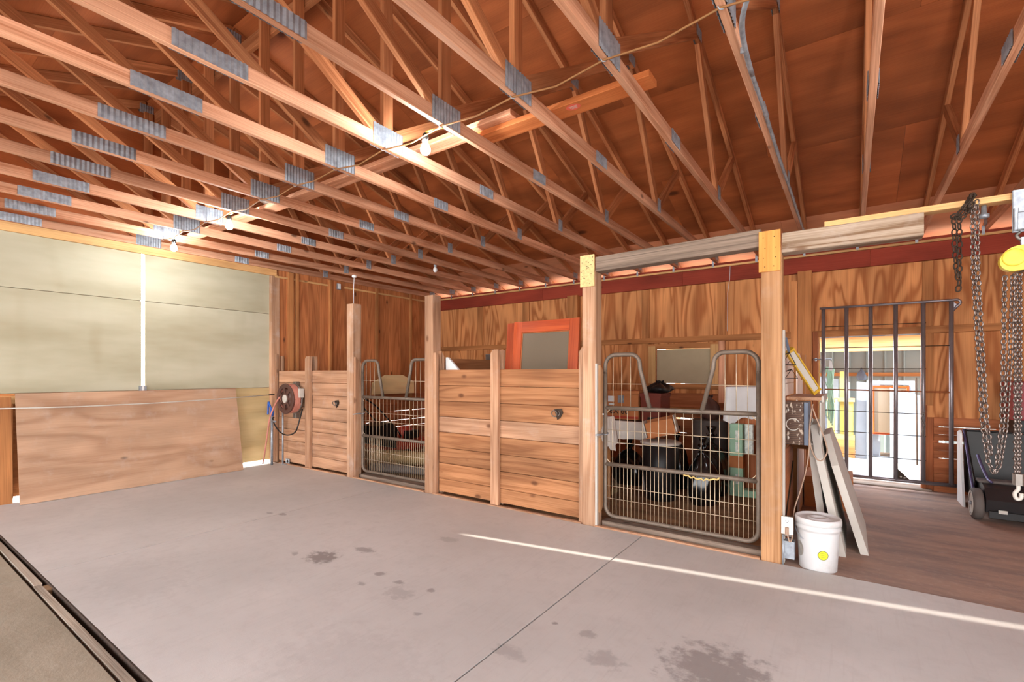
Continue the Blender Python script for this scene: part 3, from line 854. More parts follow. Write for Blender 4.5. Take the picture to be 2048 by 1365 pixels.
# old twine hanging from the middle rail of the large gate
M['straw'] = plain('frayed_twine', (206, 176, 110), .9)
pts = [(-1.13 + .02 * i, 4.055 + .006 * math.sin(i * 2.1), .545 - .022 * math.sin(i * PI / 14) + .008 * math.sin(i * 3.7)) for i in range(15)]
tag(tube('twine', pts, .007, M['straw'], None, 5), 'frayed yellow twine wound on the middle rail of the large stall gate', 'twine')

# ------------------------------------------------------------------ stall dividers
dv = empty('stall_divider', (-3.95, 5.8, 0), 'plank divider between the two stalls, its pale top edge showing over the honey partition', 'partition')
for i in range(9):
    z0 = .178 * i
    z1 = min(z0 + .176, 1.562)
    if z1 <= z0: break
    bx('plank', (-3.99, -3.954), (4.11, 7.40), (z0, z1), M['plank'], dv, .003)
dv2 = empty('stall_divider', (-.47, 5.8, 0), 'plank wall of the stall beside the aisle, behind the breaker box', 'partition')
for i in range(5):
    bx('plank', (-.53, -.495), (4.11, 7.40), (-.01 + .178 * i, .166 + .178 * i), M['kick'], dv2, .003)
for yy in (5.52, 5.95, 6.55):
    bx('divider_stud', (-.49, -.435), (yy, yy + .09), (-.01, 2.3 if yy < 5.9 else 1.6), M['stud'], dv2, .003)

# ------------------------------------------------------------------ leaning plywood by the sliding doors, tie bar
sheet = empty('plywood_sheet', (-7.1, 2.2, 0), 'big dusty plywood sheet leaning on its long edge against the sliding doors', 'plywood')
a0, a1 = V((-7.085, 1.13, .004)), V((-7.085, 3.36, .004))
lean = V((-.20, 0, 1.13)).normalized()
mid = (a0 + a1) / 2 + lean * .59
mt = frame(a0, a1, (1, 0, .2)); mt.translation = mid
put('sheet', box_me(2.25, 1.18, .014), M['leanply'], sheet, mt)
sh2 = bar('plank_board', (-7.22, 1.02, .01), (-7.30, 1.02, 1.13), .14, .02, M['stud'], None, up=(1, 0, 0))
tag(sh2, 'brown board standing on end behind the left edge of the dusty plywood sheet', 'board')
t = empty('tie_rod', (-7.0, 2.2, .9), 'long thin pale rod stretched across the leaning plywood sheet', 'rod')
tube('rod', [(-7.20, .78, 1.02), (-7.13, 1.6, 1.005), (-7.10, 2.3, 1.01), (-7.12, 3.1, 1.03), (-7.20, 3.80, 1.055)], .007, M['offwhite'], t, 6)
tube('rod_end', [(-7.20, .78, 1.02), (-7.22, .5, 1.025)], .009, M['rust'], t, 6)
tube('rod_end', [(-7.20, 3.80, 1.055), (-7.22, 3.90, 1.06)], .009, M['rust'], t, 6)

# ------------------------------------------------------------------ bulbs on a cord along the ridge
cordx = [(TX(k), 2.30 if k != 3 else 2.27) for k in range(-1, 15)]
pts = []
for i, (x, y) in enumerate(cordx):
    pts.append((x, y, ZC - .006))
    if i < len(cordx) - 1:
        pts.append(((x + cordx[i + 1][0]) / 2, (y + cordx[i + 1][1]) / 2 + .004, ZC - .03 - .006 * (i % 3)))
M['cord'] = plain('tan_cord', (150, 104, 62), .7)
M['yellow_cord'] = plain('yellow_cord', (222, 206, 92), .6)
cd = empty('lamp_cord', (-3, 2.3, ZC), 'tan cord stapled from truss to truss, carrying the bare bulbs', 'cord')
tube('cable', pts, .0055, M['cord'], cd, 5)
for x, y in cordx:
    tube('staple', [(x - .012, y - .012, ZC - .001), (x - .006, y - .004, ZC - .014), (x + .006, y + .004, ZC - .014), (x + .012, y + .012, ZC - .001)], .003, M['galv'], cd, 5)
M['bulb'] = NT('lit_bulb')
M['bulb'].bsdf.inputs['Emission Color'].default_value = (0.92, 0.97, 1.0, 1)
M['bulb'].bsdf.inputs['Emission Strength'].default_value = 400.0
M['bulb'] = M['bulb'].m
def bulb(x, y, z, label, cx):
    t = empty('light_bulb', (x, y, z), label, 'lamp', 'bare bulbs under the trusses')
    lathe('bulb_glass', [(.012, .062), (.016, .045), (.028, .022), (.034, .0), (.030, -.018), (.018, -.031), (.004, -.035)], M['bulb'], t, Matrix.Translation((x, y, z)), 20)
    lathe('socket', [(.013, .058), (.022, .066), (.022, .088), (.017, .105), (.010, .112)], M['black'], t, Matrix.Translation((x, y, z)), 16)
    tube('bail_wire', arc((x, y, z + .075), .03, 0, PI, 8, (1, 0, 0), (0, -.3, -1)), .003, M['offwhite'], t, 5)
    tube('pigtail', smoothpath([(x, y, z + .108), (x + .01, y, z + .118), (x + .12 * cx, y - .008, z + .11), (x + .30 * cx, y - .012, ZC - .012)], 4), .006, M['yellow_cord'], t, 5)
bulb(.93, 2.325, 2.90, 'bare lit bulb beyond the frame, over the chain hoist end of the cord', .3)
bulb(-2.365, 2.325, 2.905, 'bare lit bulb nearest the camera, hanging under the trusses', .58)
bulb(-5.18, 2.33, 2.885, 'middle one of the three bare lit bulbs under the trusses', .38)
bulb(-6.56, 2.33, 2.868, 'bare lit bulb farthest along the cord, above the door gap', .4)

# ------------------------------------------------------------------ hose reel, hydrant
M['hose'] = plain('faded_red_hose', (196, 128, 112), .6, 0, .08, 10)
M['reel'] = plain('brown_reel_plastic', (84, 56, 48), .5, 0, .15, 8)
M['blue'] = plain('blue_handle', (44, 92, 176), .5, 0, .1, 8)
hr = empty('hose_reel', (-6.765, 3.88, 1.01), 'wall hose reel with brown spoked flange and faded red hose on the plank partition', 'hose reel')
mR = Matrix.Translation((-6.765, 3.82, 1.01)) @ Matrix.Rotation(-PI / 2, 4, 'X')   # local z -> +Y
def flange(y, mat, r=.222):
    m_ = Matrix.Translation((-6.765, y, 1.01)) @ Matrix.Rotation(-PI / 2, 4, 'X')
    rim = arc((0, 0, 0), r - .008, 0, 2 * PI, 32, (1, 0, 0), (0, 1, 0))[:-1]
    vs, fs = sweep(rim, .012, 6, True)
    n0 = len(vs)
    put('flange_rim', mesh('flange_rim', vs, fs, True), mat, hr, m_)
    return m_
mF = flange(3.82, M['reel'])
flange(3.955, M['steel'], .222)
# spoked disc with openings
def spoked(mf):
    vs, fs = [], []
    ns = 7
    def ring(r0, r1, z0, z1, a0, a1, k):
        b = len(vs)
        for i in range(k + 1):
            a = a0 + (a1 - a0) * i / k
            for r, z in ((r0, z0), (r1, z0), (r1, z1), (r0, z1)):
                vs.append((r * math.cos(a), r * math.sin(a), z))
        for i in range(k):
            for q in range(4):
                fs.append((b + 4 * i + q, b + 4 * i + (q + 1) % 4, b + 4 * (i + 1) + (q + 1) % 4, b + 4 * (i + 1) + q))
        fs.append((b + 3, b + 2, b + 1, b)); fs.append((b + 4 * k, b + 4 * k + 1, b + 4 * k + 2, b + 4 * k + 3))
    ring(.165, .218, -.004, .006, 0, 2 * PI, 36)
    ring(.03, .085, -.004, .006, 0, 2 * PI, 24)
    for s in range(ns):
        a = 2 * PI * s / ns
        ring(.083, .168, -.004, .006, a - .16, a + .16, 4)
    put('spoked_disc', mesh('spoked_disc', vs, fs), M['reel'], hr, mf)
spoked(mF)
lathe('hub_cap', [(.062, -.006), (.060, -.016), (.03, -.022), (.012, -.024)], M['offwhite'], hr, mF, 9, False)
lathe('drum', [(.14, .01), (.14, .13)], M['reel'], hr, mF, 24)
hel = []
for i in range(7 * 20 + 1):
    a = 2 * PI * i / 20
    hel.append((-6.765 + .183 * math.cos(a), 3.838 + .0155 * i / 20, 1.01 + .183 * math.sin(a)))
tube('hose_coil', hel, .0125, M['hose'], hr, 6)
tube('hose_coil', [(x * 1.0 + (x + 6.765) * .12, y + .010, z + (z - 1.01) * .12) for x, y, z in hel[:6 * 20]], .0125, M['hose'], hr, 6)
tube('hose_end', smoothpath([(-6.90, 3.81, 1.03), (-7.00, 3.80, .93), (-7.10, 3.77, .72), (-7.16, 3.76, .45), (-7.24, 3.76, .15), (-7.27, 3.75, .015)], 5), .0125, M['hose'], hr, 6)
tube('supply_hose', smoothpath([(-6.54, 3.95, .86), (-6.50, 3.88, .70), (-6.55, 3.85, .54), (-6.75, 3.85, .475), (-6.95, 3.85, .50), (-7.09, 3.84, .60), (-7.13, 3.83, .70), (-7.10, 3.83, .72)], 5), .010, M['black'], hr, 6)
bx('wall_bracket', (-6.57, -6.535), (3.90, 3.974), (1.03, 1.16), M['offwhite'], hr, .004)
bx('wall_bracket', (-6.80, -6.72), (3.957, 4.015), (.72, 1.26), M['steel'], hr, .004)

hy = empty('yard_hydrant', (-7.16, 3.83, 0), 'galvanised yard hydrant with a blue lever, standing in the corner by the sliding door', 'hydrant')
tube('standpipe', [(-7.16, 3.83, -.01), (-7.16, 3.83, .80)], .019, M['galv'], hy, 10)
lathe('head', [(.024, .74), (.030, .77), (.030, .82), (.018, .85)], M['blue'], hy, Matrix.Translation((-7.16, 3.83, 0)), 12)
tube('lever', smoothpath([(-7.16, 3.83, .83), (-7.20, 3.82, .90), (-7.22, 3.81, .95), (-7.21, 3.80, .83), (-7.20, 3.79, .76)], 4), .014, M['blue'], hy, 6)
tube('spout', [(-7.16, 3.83, .665), (-7.08, 3.82, .66), (-7.03, 3.815, .66)], .014, M['galv'], hy, 8)
tube('conduit', [(-7.05, 3.94, 0), (-7.05, 3.94, .80)], .013, M['galv'], hy, 8)
fb = empty('floor_bracket', (-7.0, 3.98, 0), 'small square galvanised bracket standing on the floor below the hose reel', 'bracket')
bx('plate', (-7.05, -6.95), (3.985, 3.993), (.0, .085), M['galv'], fb, .002)
bx('foot', (-7.05, -6.95), (3.94, 3.985), (.0, .008), M['galv'], fb, .002)
lathe('bolt_hole', [(.022, 0), (.022, .003)], M['black'], fb, Matrix.Translation((-7.0, 3.985, .045)) @ Matrix.Rotation(PI / 2, 4, 'X'), 12)

# ------------------------------------------------------------------ glazed sash doors leaning inside the stall
M['glass'] = NT('dusty_glass')
M['glass'].done(lin(120, 108, 92), .12, 0, None, spec=.6)
M['glass'] = M['glass'].m
def leaning_door(x0, x1, y, dz, label, glass=True, lean=.10):
    t = empty('glazed_door', ((x0 + x1) / 2, y, 0), label, 'door')
    h_ = dz
    rot = Matrix.Translation((0, y, -.015)) @ Matrix.Rotation(-lean, 4, 'X')
    def pc(nm, xa, xb, za, zb2, mat, d0=-.022, d1=.022):
        o = bx(nm, (xa, xb), (d0, d1), (za, zb2), mat, None, .003)
        COL.objects.unlink(o)
        m_ = rot @ o.matrix_basis
        return link(o, t, m_)
    w = .12
    pc('stile', x0, x0 + w, 0, h_, M['orangewood']); pc('stile', x1 - w, x1, 0, h_, M['orangewood'])
    pc('rail', x0 + w, x1 - w, h_ - .135, h_, M['orangewood']); pc('rail', x0 + w, x1 - w, 0, .25, M['orangewood']); pc('rail', x0 + w, x1 - w, .95, 1.07, M['orangewood'])
    if glass:
        pc('glass_pane', x0 + w, x1 - w, 1.07, h_ - .135, M['glass'], -.004, .004)
        for a, b_, c, d in ((x0 + w, x0 + w + .012, 1.07, h_ - .135), (x1 - w - .012, x1 - w, 1.07, h_ - .135), (x0 + w, x1 - w, h_ - .147, h_ - .135)):
            pc('glazing_bead', a, b_, c, d, M['kick'], -.014, -.004)
    pc('door_panel', x0 + w, x1 - w, .25, .95, M['orangewood'], -.01, .01)
    return t
leaning_door(-3.36, -2.47, 4.62, 2.03, 'varnished orange glazed door leaning in the stall, its top showing above the honey partition')
leaning_door(-3.545, -2.66, 4.74, 2.035, 'second orange door leaning just behind the glazed one, only its left edge showing', True)
wp = prism('foam_offcut', [(0, 0), (.235, 0), (.03, .18), (0, .18)], .03, M['white'], None, Matrix(((1, 0, 0, -3.865), (0, 0, -1, 4.16), (0, 1, 0, 1.39), (0, 0, 0, 1))))
tag(wp, 'white triangular foam offcut showing over the honey partition beside its tall post', 'foam')
eb = empty('electrical_box', (-5.83, YB - .03, 1.72), 'small grey electrical box on the back wall, between post and glazed door', 'box')
bx('box_body', (-5.90, -5.76), (YB - .10, YB - .023), (1.60, 1.76), M['galv'], eb, .004)
bx('cover', (-5.895, -5.765), (YB - .106, YB - .10), (1.605, 1.755), M['steel'], eb, .002)
eb = empty('wall_socket', (XL + .02, 5.12, 2.9), 'small pale socket box high on the siding wall', 'socket')
bx('box_body', (XL + .003, XL + .045), (5.09, 5.15), (2.86, 2.96), M['galv'], eb, .003)
bx('cover', (XL + .045, XL + .05), (5.095, 5.145), (2.865, 2.955), M['white'], eb, .001)

# ------------------------------------------------------------------ far stall: pale clipped board, mower, mats
hb = prism('clipped_board', [(5.80, .985), (6.86, .985), (6.86, 1.215), (6.56, 1.35), (6.11, 1.35), (5.81, 1.205)], .02, M['paleboard'], None, Matrix(((0, 0, 1, XL + .05), (1, 0, 0, 0), (0, 1, 0, 0), (0, 0, 0, 1))))
tag(hb, 'pale board with clipped corners on the siding wall of the far stall', 'board')
mw = empty('push_mower', (-6.2, 5.25, 0), 'push lawn mower with black handle and red deck parked in the far stall', 'lawn mower')
M['red'] = plain('faded_red_paint', (168, 58, 40), .45, 0, .15, 8)
for xx in (-6.35, -5.98):
    tube('handle', smoothpath([(xx, 4.62, 1.0), (xx, 4.85, .86), (xx, 5.2, .52), (xx, 5.35, .34)], 4), .013, M['black'], mw, 6)
tube('handle_bar', [(-6.35, 4.62, 1.0), (-5.98, 4.62, 1.0)], .014, M['black'], mw, 6)
prism('deck', [(-.26, .10), (.26, .10), (.30, .16), (.24, .27), (.08, .30), (-.08, .30), (-.24, .27), (-.30, .16)], .62, M['red'], mw, Matrix(((1, 0, 0, -6.17), (0, 0, 1, 5.25), (0, 1, 0, 0), (0, 0, 0, 1))))
lathe('engine', [(.13, .30), (.14, .36), (.14, .43), (.10, .48), (.03, .49)], M['red'], mw, Matrix.Translation((-6.17, 5.58, 0)), 18)
bx('engine_block', (-6.10, -5.95), (5.48, 5.70), (.30, .43), M['black'], mw, .012)
prism('grass_bag', [(4.78, .30), (5.22, .18), (5.24, .50), (5.12, .60), (4.84, .56)], .40, M['black'], mw, Matrix(((0, 0, 1, -6.365), (1, 0, 0, 0), (0, 1, 0, 0), (0, 0, 0, 1))))
for xx, yy in ((-6.48, 5.36), (-5.86, 5.36), (-6.48, 5.80), (-5.86, 5.80)):
    lathe('wheel', [(.03, -.025), (.085, -.025), (.09, -.015), (.09, .015), (.085, .025), (.03, .025)], M['black'], mw, Matrix.Translation((xx, yy, .07)) @ Matrix.Rotation(PI / 2, 4, 'Y'), 18)
def bag(name, cx, cy, z0, rx, ry, h_, mat, label, cat, seed, knotted=True, group=None, lump=.16):
    rr = random.Random(seed)
    vs, fs = [], []
    nu, nv = 26, 14
    ph = [rr.uniform(0, 6.28) for _ in range(8)]
    for j in range(nv + 1):
        v = j / nv
        prof = math.sin(PI * min(1, v * 1.02 + .12) ** .8) ** .55 if v < .93 else .28
        prof = max(prof, .12)
        for i in range(nu):
            a = 2 * PI * i / nu
            cre = 1 + lump * (math.sin(3 * a + ph[0] + 3 * v) * .5 + math.sin(7 * a + ph[1] - 5 * v) * .35 + math.sin(11 * a + ph[2] + 9 * v) * .25 * v)
            r_ = prof * cre
            vs.append((rx * r_ * math.cos(a), ry * r_ * math.sin(a), h_ * v + .02 * math.sin(4 * a + ph[3]) * v))
    for j in range(nv):
        for i in range(nu):
            fs.append((j * nu + i, j * nu + (i + 1) % nu, (j + 1) * nu + (i + 1) % nu, (j + 1) * nu + i))
    fs.append(tuple(range(nu - 1, -1, -1))); fs.append(tuple(nv * nu + i for i in range(nu)))
    t = empty(name, (cx, cy, z0), label, cat, group)
    put('bag_body', mesh('bag_body', vs, fs, True), mat, t, Matrix.Translation((cx, cy, z0)))
    if knotted:
        lathe('knot', [(rx * .22, 0), (rx * .1, .03), (rx * .22, .08), (rx * .3, .11), (rx * .05, .10)], mat, t, Matrix.Translation((cx, cy, z0 + h_ - .01)), 12)
    return t
M['tan'] = plain('tan_sacking', (150, 124, 86), .9, 0, .15, 12, .2, .4)
def log_roll(name, p0, p1, r, mat, label, cat, flat=1.0):
    t = empty(name, ((p0[0] + p1[0]) / 2, (p0[1] + p1[1]) / 2, 0), label, cat)
    d = V(p1) - V(p0)
    pts_ = [V(p0) + d * i / 12 for i in range(13)]
    vs, fs = sweep(pts_, r, 14, False, lambda u: .96 + .07 * math.sin(u * 9) if .02 < u < .98 else .8)
    vs = [V((v.x, v.y, p0[2] + (v.z - p0[2]) * flat)) for v in vs]
    put('roll', mesh('roll', vs, fs, True), mat, t)
    sp = [V((r * (.2 + .6 * i / 40) * math.cos(i * .5), r * (.2 + .6 * i / 40) * math.sin(i * .5), 0)) for i in range(41)]
    m_ = frame(p0, p1, (0, 0, 1))
    rot = Matrix((m_.col[1].xyz, m_.col[2].xyz, m_.col[0].xyz)).transposed().to_4x4(); rot.translation = V(p1) + d.normalized() * .004
    vs, fs = sweep(sp, r * .05, 5)
    vs = [V((v.x, v.y * flat, v.z)) for v in vs]
    put('rolled_edge', mesh('rolled_edge', vs, fs, True), mat, t, rot)
    return t
log_roll('rolled_mat', (-6.0, 4.75, .10), (-4.55, 5.35, .12), .13, M['tan'], 'long tan rolled mat lying on the dirt of the far stall', 'mat', .9)
log_roll('rolled_mat', (-5.6, 4.42, .05), (-4.35, 4.75, .05), .075, M['rubber'], 'grey rubber roll lying just inside the far stall gate', 'mat', .8)

# ------------------------------------------------------------------ large stall: table, boxes, bins, bags
tb = empty('folding_table', (-2.3, 5.75, 0), 'white-legged folding table under a white cloth in the large stall', 'table')
bx('table_top', (-2.95, -1.99), (5.55, 6.15), (.765, .79), M['white'], tb, .006)
for xx, yy in ((-2.02, 5.60), (-2.02, 6.1), (-2.9, 5.60), (-2.9, 6.1)):
    tube('leg', [(xx, yy, -.02), (xx, yy, .765)], .018, M['white'], tb, 8)
def drape(name, x0, x1, y0, y1, zt, drop, mat, label, cat, seed, amp=.02):
    """cloth over a box: top plus hanging skirt with folds"""
    rr = random.Random(seed)
    per = []
    n = 14
    for i in range(n): per.append((x0 + (x1 - x0) * i / n, y0))
    for i in range(n): per.append((x1, y0 + (y1 - y0) * i / n))
    for i in range(n): per.append((x1 - (x1 - x0) * i / n, y1))
    for i in range(n): per.append((x0, y1 - (y1 - y0) * i / n))
    N = len(per)
    cx, cy = (x0 + x1) / 2, (y0 + y1) / 2
    levels = [(0, 0), (.012, .006), (.05, .012), (.4, .02), (.75, .03), (1, .035)]
    vs, fs = [], []
    ph = [rr.uniform(0, 6.28) for _ in range(4)]
    for (f_, o_) in levels:
        for i, (x, y) in enumerate(per):
            d = V((x - cx, y - cy, 0)).normalized()
            w_ = amp * f_ * (math.sin(i * 1.35 + ph[0]) + .6 * math.sin(i * .6 + ph[1]))
            dr = drop * f_ * (1 + .10 * math.sin(i * .45 + ph[2]) + .05 * math.sin(i * 1.1 + ph[3]))
            vs.append((x + d.x * (o_ + w_), y + d.y * (o_ + w_), zt - dr))
    for j in range(len(levels) - 1):
        for i in range(N):
            fs.append((j * N + i, j * N + (i + 1) % N, (j + 1) * N + (i + 1) % N, (j + 1) * N + i))
    fs.append(tuple(range(N)))
    return tag(put(name, mesh(name, vs, fs, True), mat), label, cat)
drape('tablecloth', -2.97, -1.985, 5.54, 6.16, .803, .20, M['cloth'], 'white cloth draped over the folding table in the large stall', 'cloth', 3)
cb = empty('cardboard_box', (-2.3, 5.8, .81), 'brown cardboard box printed with dark lettering, on the white-clothed table', 'box')
bx('box_body', (-2.52, -2.10), (5.62, 6.0), (.812, 1.16), M['card'], cb, .004)
bx('lid_flap', (-2.53, -2.09), (5.61, 6.01), (1.125, 1.168), M['card'], cb, .004)
bx('packing_tape', (-2.52, -2.10), (5.616, 5.619), (.83, .855), M['red'], cb)
bx('shipping_label', (-2.49, -2.41), (5.614, 5.618), (1.03, 1.10), M['white'], cb)
bx('shipping_label', (-2.36, -2.28), (5.614, 5.618), (1.02, 1.11), M['galv'], cb)
bx('shipping_label', (-2.48, -2.41), (5.614, 5.618), (.99, 1.01), M['white'], cb)
fc = bpy.data.curves.new('box_print', 'FONT'); fc.body = '6X 60'; fc.size = .10; fc.extrude = .0006
put_text(fc, 'box_print', M['black'], cb, Matrix.Translation((-2.47, 5.611, .885)) @ Matrix.Rotation(PI / 2, 4, 'X'))
wb_ = empty('wooden_crate', (-2.0, 5.35, .0), 'dark red-brown box beside the lettered cardboard box, black clothing on top', 'box')
M['darkred'] = plain('dark_red_box', (110, 44, 28), .6, 0, .12, 8)
bx('box_body', (-2.07, -1.83), (5.62, 5.98), (.81, 1.13), M['darkred'], wb_, .006)
bx('box_lid', (-2.08, -1.82), (5.61, 5.99), (1.10, 1.145), M['darkred'], wb_, .006)
bx('box_base', (-1.98, -1.84), (5.60, 5.99), (.805, .86), M['black'], wb_, .006)
bag('jacket', -1.90, 5.80, 1.150, .15, .17, .13, M['black'], 'crumpled black jacket lying on the dark red box under the window', 'jacket', 5, False, None, .35)
bk = empty('open_box', (-1.735, 5.36, .65), 'open brown carton lying tilted on the black bin with a pale inside flap', 'box')
ro = Matrix.Translation((-1.735, 5.36, .765)) @ Matrix.Rotation(math.radians(-14), 4, 'Y') @ Matrix.Rotation(math.radians(12), 4, 'Z')
for nm, xr, yr, zr in (('carton_side', (-.15, .15), (-.12, -.11), (-.07, .09)), ('carton_side', (-.17, .17), (.13, .14), (-.07, .12)), ('carton_end', (-.17, -.16), (-.13, .13), (-.07, .12)), ('carton_end', (.16, .17), (-.13, .13), (-.07, .12)), ('carton_base', (-.17, .17), (-.14, .14), (-.08, -.07))):
    o = bx(nm, xr, yr, zr, M['card'] if nm != 'carton_end' else M['offwhite'])
    COL.objects.unlink(o); link(o, bk, ro @ o.matrix_basis)
bn = empty('lidded_bin', (-1.745, 5.36, 0), 'round black bin with a pale grey lid rim, beside the folding table', 'bin')
lathe('bin_body', [(.165, -.02), (.19, .3), (.205, .60)], M['black'], bn, Matrix.Translation((-1.745, 5.36, 0)), 26)
lathe('bin_lid', [(.21, .592), (.222, .596), (.222, .615), (.20, .625), (.05, .632)], M['offwhite'], bn, Matrix.Translation((-1.745, 5.36, 0)), 26)
bag('refuse_bag', -1.30, 5.40, -.02, .17, .17, .62, M['blackgloss'], 'shiny black refuse bag, the nearer of two in the large stall', 'refuse bag', 21, True, 'black refuse bags', .2)
bag('refuse_bag', -1.33, 5.92, -.02, .21, .19, .68, M['blackgloss'], 'shiny black refuse bag behind, against the grey drum', 'refuse bag', 33, True, 'black refuse bags', .2)
bag('refuse_bag', -2.30, 5.85, -.02, .22, .16, .50, M['blackgloss'], 'black refuse bag tucked under the folding table', 'refuse bag', 44, True, 'black refuse bags', .12)
dr = empty('steel_drum', (-1.50, 6.62, 0), 'dull dark drum standing behind the black bags under the window', 'drum')
lathe('drum_body', [(.22, -.02), (.22, .25), (.228, .26), (.228, .28), (.22, .29), (.22, .55), (.228, .56), (.228, .58), (.22, .59), (.22, .76), (.226, .775), (.215, .78), (.05, .765)], M['rubber'], dr, Matrix.Translation((-1.50, 6.62, 0)), 28)
bag('glossy_sack', -1.50, 6.60, .785, .13, .11, .30, M['reel'], 'glossy brown sack standing on the dark drum', 'sack', 52, False, None, .2)
ap = empty('cabinet', (-1.0, 6.35, 0), 'boxy cabinet under a white sheet beside the stall divider', 'cabinet')
bx('cabinet_body', (-1.20, -.80), (6.18, 6.68), (-.02, 1.20), M['kick'], ap, .01)
bx('cabinet_door', (-1.18, -.82), (6.165, 6.18), (.02, .78), M['kick'], ap, .004)
dsh = drape('dust_sheet', -1.215, -.79, 6.15, 6.70, 1.222, .39, M['white'], 'white sheet draped over the cabinet beside the stall divider', 'cloth', 8, .012)
bag('refuse_bag', -1.75, 6.0, -.02, .15, .16, .66, M['blackgloss'], 'black refuse bag standing behind the lidded bin', 'refuse bag', 61, True, 'black refuse bags', .2)
gp = empty('wrapped_parcel', (-1.05, 5.9, 0), 'tall pale green parcel wrapped in clear tape in front of the cabinet', 'parcel')
M['mint'] = plain('mint_foam', (150, 190, 160), .5, 0, .08, 10)
M['tape'] = plain('clear_tape', (214, 222, 214), .18, 0, .3, 30, .6)
bx('parcel_post', (-1.14, -1.0), (5.95, 6.08), (-.02, .80), M['mint'], gp, .008)
bx('parcel_foot', (-1.0, -.70), (5.95, 6.08), (-.02, .06), M['mint'], gp, .008)
bx('tape_band', (-1.143, -.997), (5.946, 6.084), (.30, .44), M['card'], gp, .006)
for z_ in (.18, .55, .68):
    bx('tape_band', (-1.0755, -1.035), (5.9465, 5.949), (z_ - .06, z_ + .05), M['tape'], gp)
bx('wrap_side', (-.99, -.90), (6.0, 6.07), (.46, .80), M['tape'], gp, .01)
gb = bx('board_offcut', (-2.75, -2.25), (5.0, 5.35), (-.02, .025), M['tan'], None, .004); tag(gb, 'flat greenish-tan board offcut lying on the dirt below the table', 'board')
gs = drape('dust_sheet', -2.44, -2.16, 4.78, 5.02, .905, .34, M['cloth'], 'grey-white cloth hung over a stool just inside the large gate post', 'cloth', 14, .02)
st = empty('stool', (-2.3, 4.9, 0), 'short stool hidden under the grey-white cloth', 'stool')
bx('seat', (-2.43, -2.17), (4.79, 5.01), (.865, .90), M['stud'], st, .006)
for xx, yy in ((-2.40, 4.82), (-2.20, 4.82), (-2.40, 4.98), (-2.20, 4.98)):
    bx('leg', (xx - .015, xx + .015), (yy - .015, yy + .015), (-.02, .865), M['stud'], st)
# shelf rail under the window
sr = tag(bx('bench_board', (-3.7, -1.3), (7.30, 7.50), (.845, .87), M['stud'], None, .003), 'long brown bench board along the back wall under the window', 'shelf')

# ------------------------------------------------------------------ right side of the bucket post: panel box, shelf, hooks, level
M['brownplate'] = None
def mk_brownplate():
    m = NT('scuffed_brown_plate')
    v = m.obj((1, 1, 1), False)
    rot = m.n('VectorRotate', {'Vector': v, 'Angle': .6}, rotation_type='Z_AXIS').outputs[0]
    w = m.n('TexWave', {'Vector': m.n('VectorMath', {0: rot, 1: (26, 26, 26)}, operation='MULTIPLY').outputs[0], 'Scale': 1.0, 'Distortion': 1.5}).outputs[1]
    n1 = m.n('TexNoise', {'Vector': m.n('VectorMath', {0: m.p, 1: (26, 95, 40)}, operation='MULTIPLY').outputs[0], 'Scale': 1.0, 'Detail': 3.0}).outputs[0]
    col = m.mix(m.smooth(w, .2, .8), lin(92, 66, 50), lin(70, 48, 36))
    col = m.mix(m.math('MULTIPLY', m.smooth(n1, .56, .66), .8), col, lin(196, 178, 160))
    return m.done(col, .5, .2, w, .2, .004)
M['brownplate'] = mk_brownplate()
pb = empty('fan_heater_box', (-.34, 4.4, .84), 'scuffed dark brown metal box with a round ring on its face, beside bucket post', 'box')
bx('box_body', (-.425, -.292), (4.25, 4.52), (.835, 1.16), M['brownplate'], pb, .004)
M['bluegrey'] = plain('blue_grey_side', (98, 108, 126), .5, 0, .1, 8)
bx('side_plate', (-.291, -.262), (4.255, 4.52), (.835, 1.16), M['bluegrey'], pb, .003)
tube('ring', arc((-.362, 4.246, .99), .045, .4, 5.6, 18, (1, 0, 0), (0, 0, 1)), .004, M['offwhite'], pb, 5)
for x_, z_, r_ in ((-.395, 1.10, .014), (-.395, .885, .016), (-.315, 1.10, .009), (-.31, .99, .008), (-.318, .885, .008), (-.312, 1.13, .006)):
    lathe('knockout', [(r_, 0), (r_, .003)], M['offwhite'], pb, Matrix.Translation((x_, 4.25, z_)) @ Matrix.Rotation(PI / 2, 4, 'X') @ Matrix.Scale(.5, 4, (1, 0, 0)), 10)
tube('side_handle', smoothpath([(-.258, 4.30, 1.06), (-.235, 4.30, 1.03), (-.25, 4.30, .99), (-.258, 4.30, .975)], 4), .006, M['steel'], pb, 5)

shf = empty('slatted_shelf', (-.34, 4.75, 0), 'pale slatted shelf unit with dusty top, along the stall wall behind the brown box', 'shelf')
bx('shelf_top', (-.43, -.19), (4.53, 5.25), (1.165, 1.19), M['plankpale'], shf, .003)
bx('front_rail', (-.19, -.176), (4.53, 5.25), (1.15, 1.20), M['offwhite'], shf, .002)
bx('shelf_base', (-.43, -.19), (4.53, 5.25), (.805, .82), M['offwhite'], shf, .003)
for i in range(7):
    bx('slat', (-.205, -.19), (4.545 + .10 * i, 4.59 + .10 * i), (.82, 1.15), M['offwhite'], shf, .003)
for yy in (5.04, 5.2):
    bx('bracket', (-.43, -.25), (yy, yy + .03), (.70, .80), M['stud'], shf)
M['foam'] = plain('pale_foam_board', (236, 218, 204), .8, 0, .05, 6)
pk = empty('tool_board', (-.43, 4.8, 1.4), 'pale pink-white boards on the stall wall above the brown box', 'board')
for (ya, yb2, z0_, z1_) in ((4.15, 5.15, 1.45, 1.60), (4.15, 5.15, 1.30, 1.447), (4.15, 5.15, 1.195, 1.297)):
    bx('board', (-.495, -.432), (ya, yb2), (z0_, z1_), M['foam'], pk, .003)
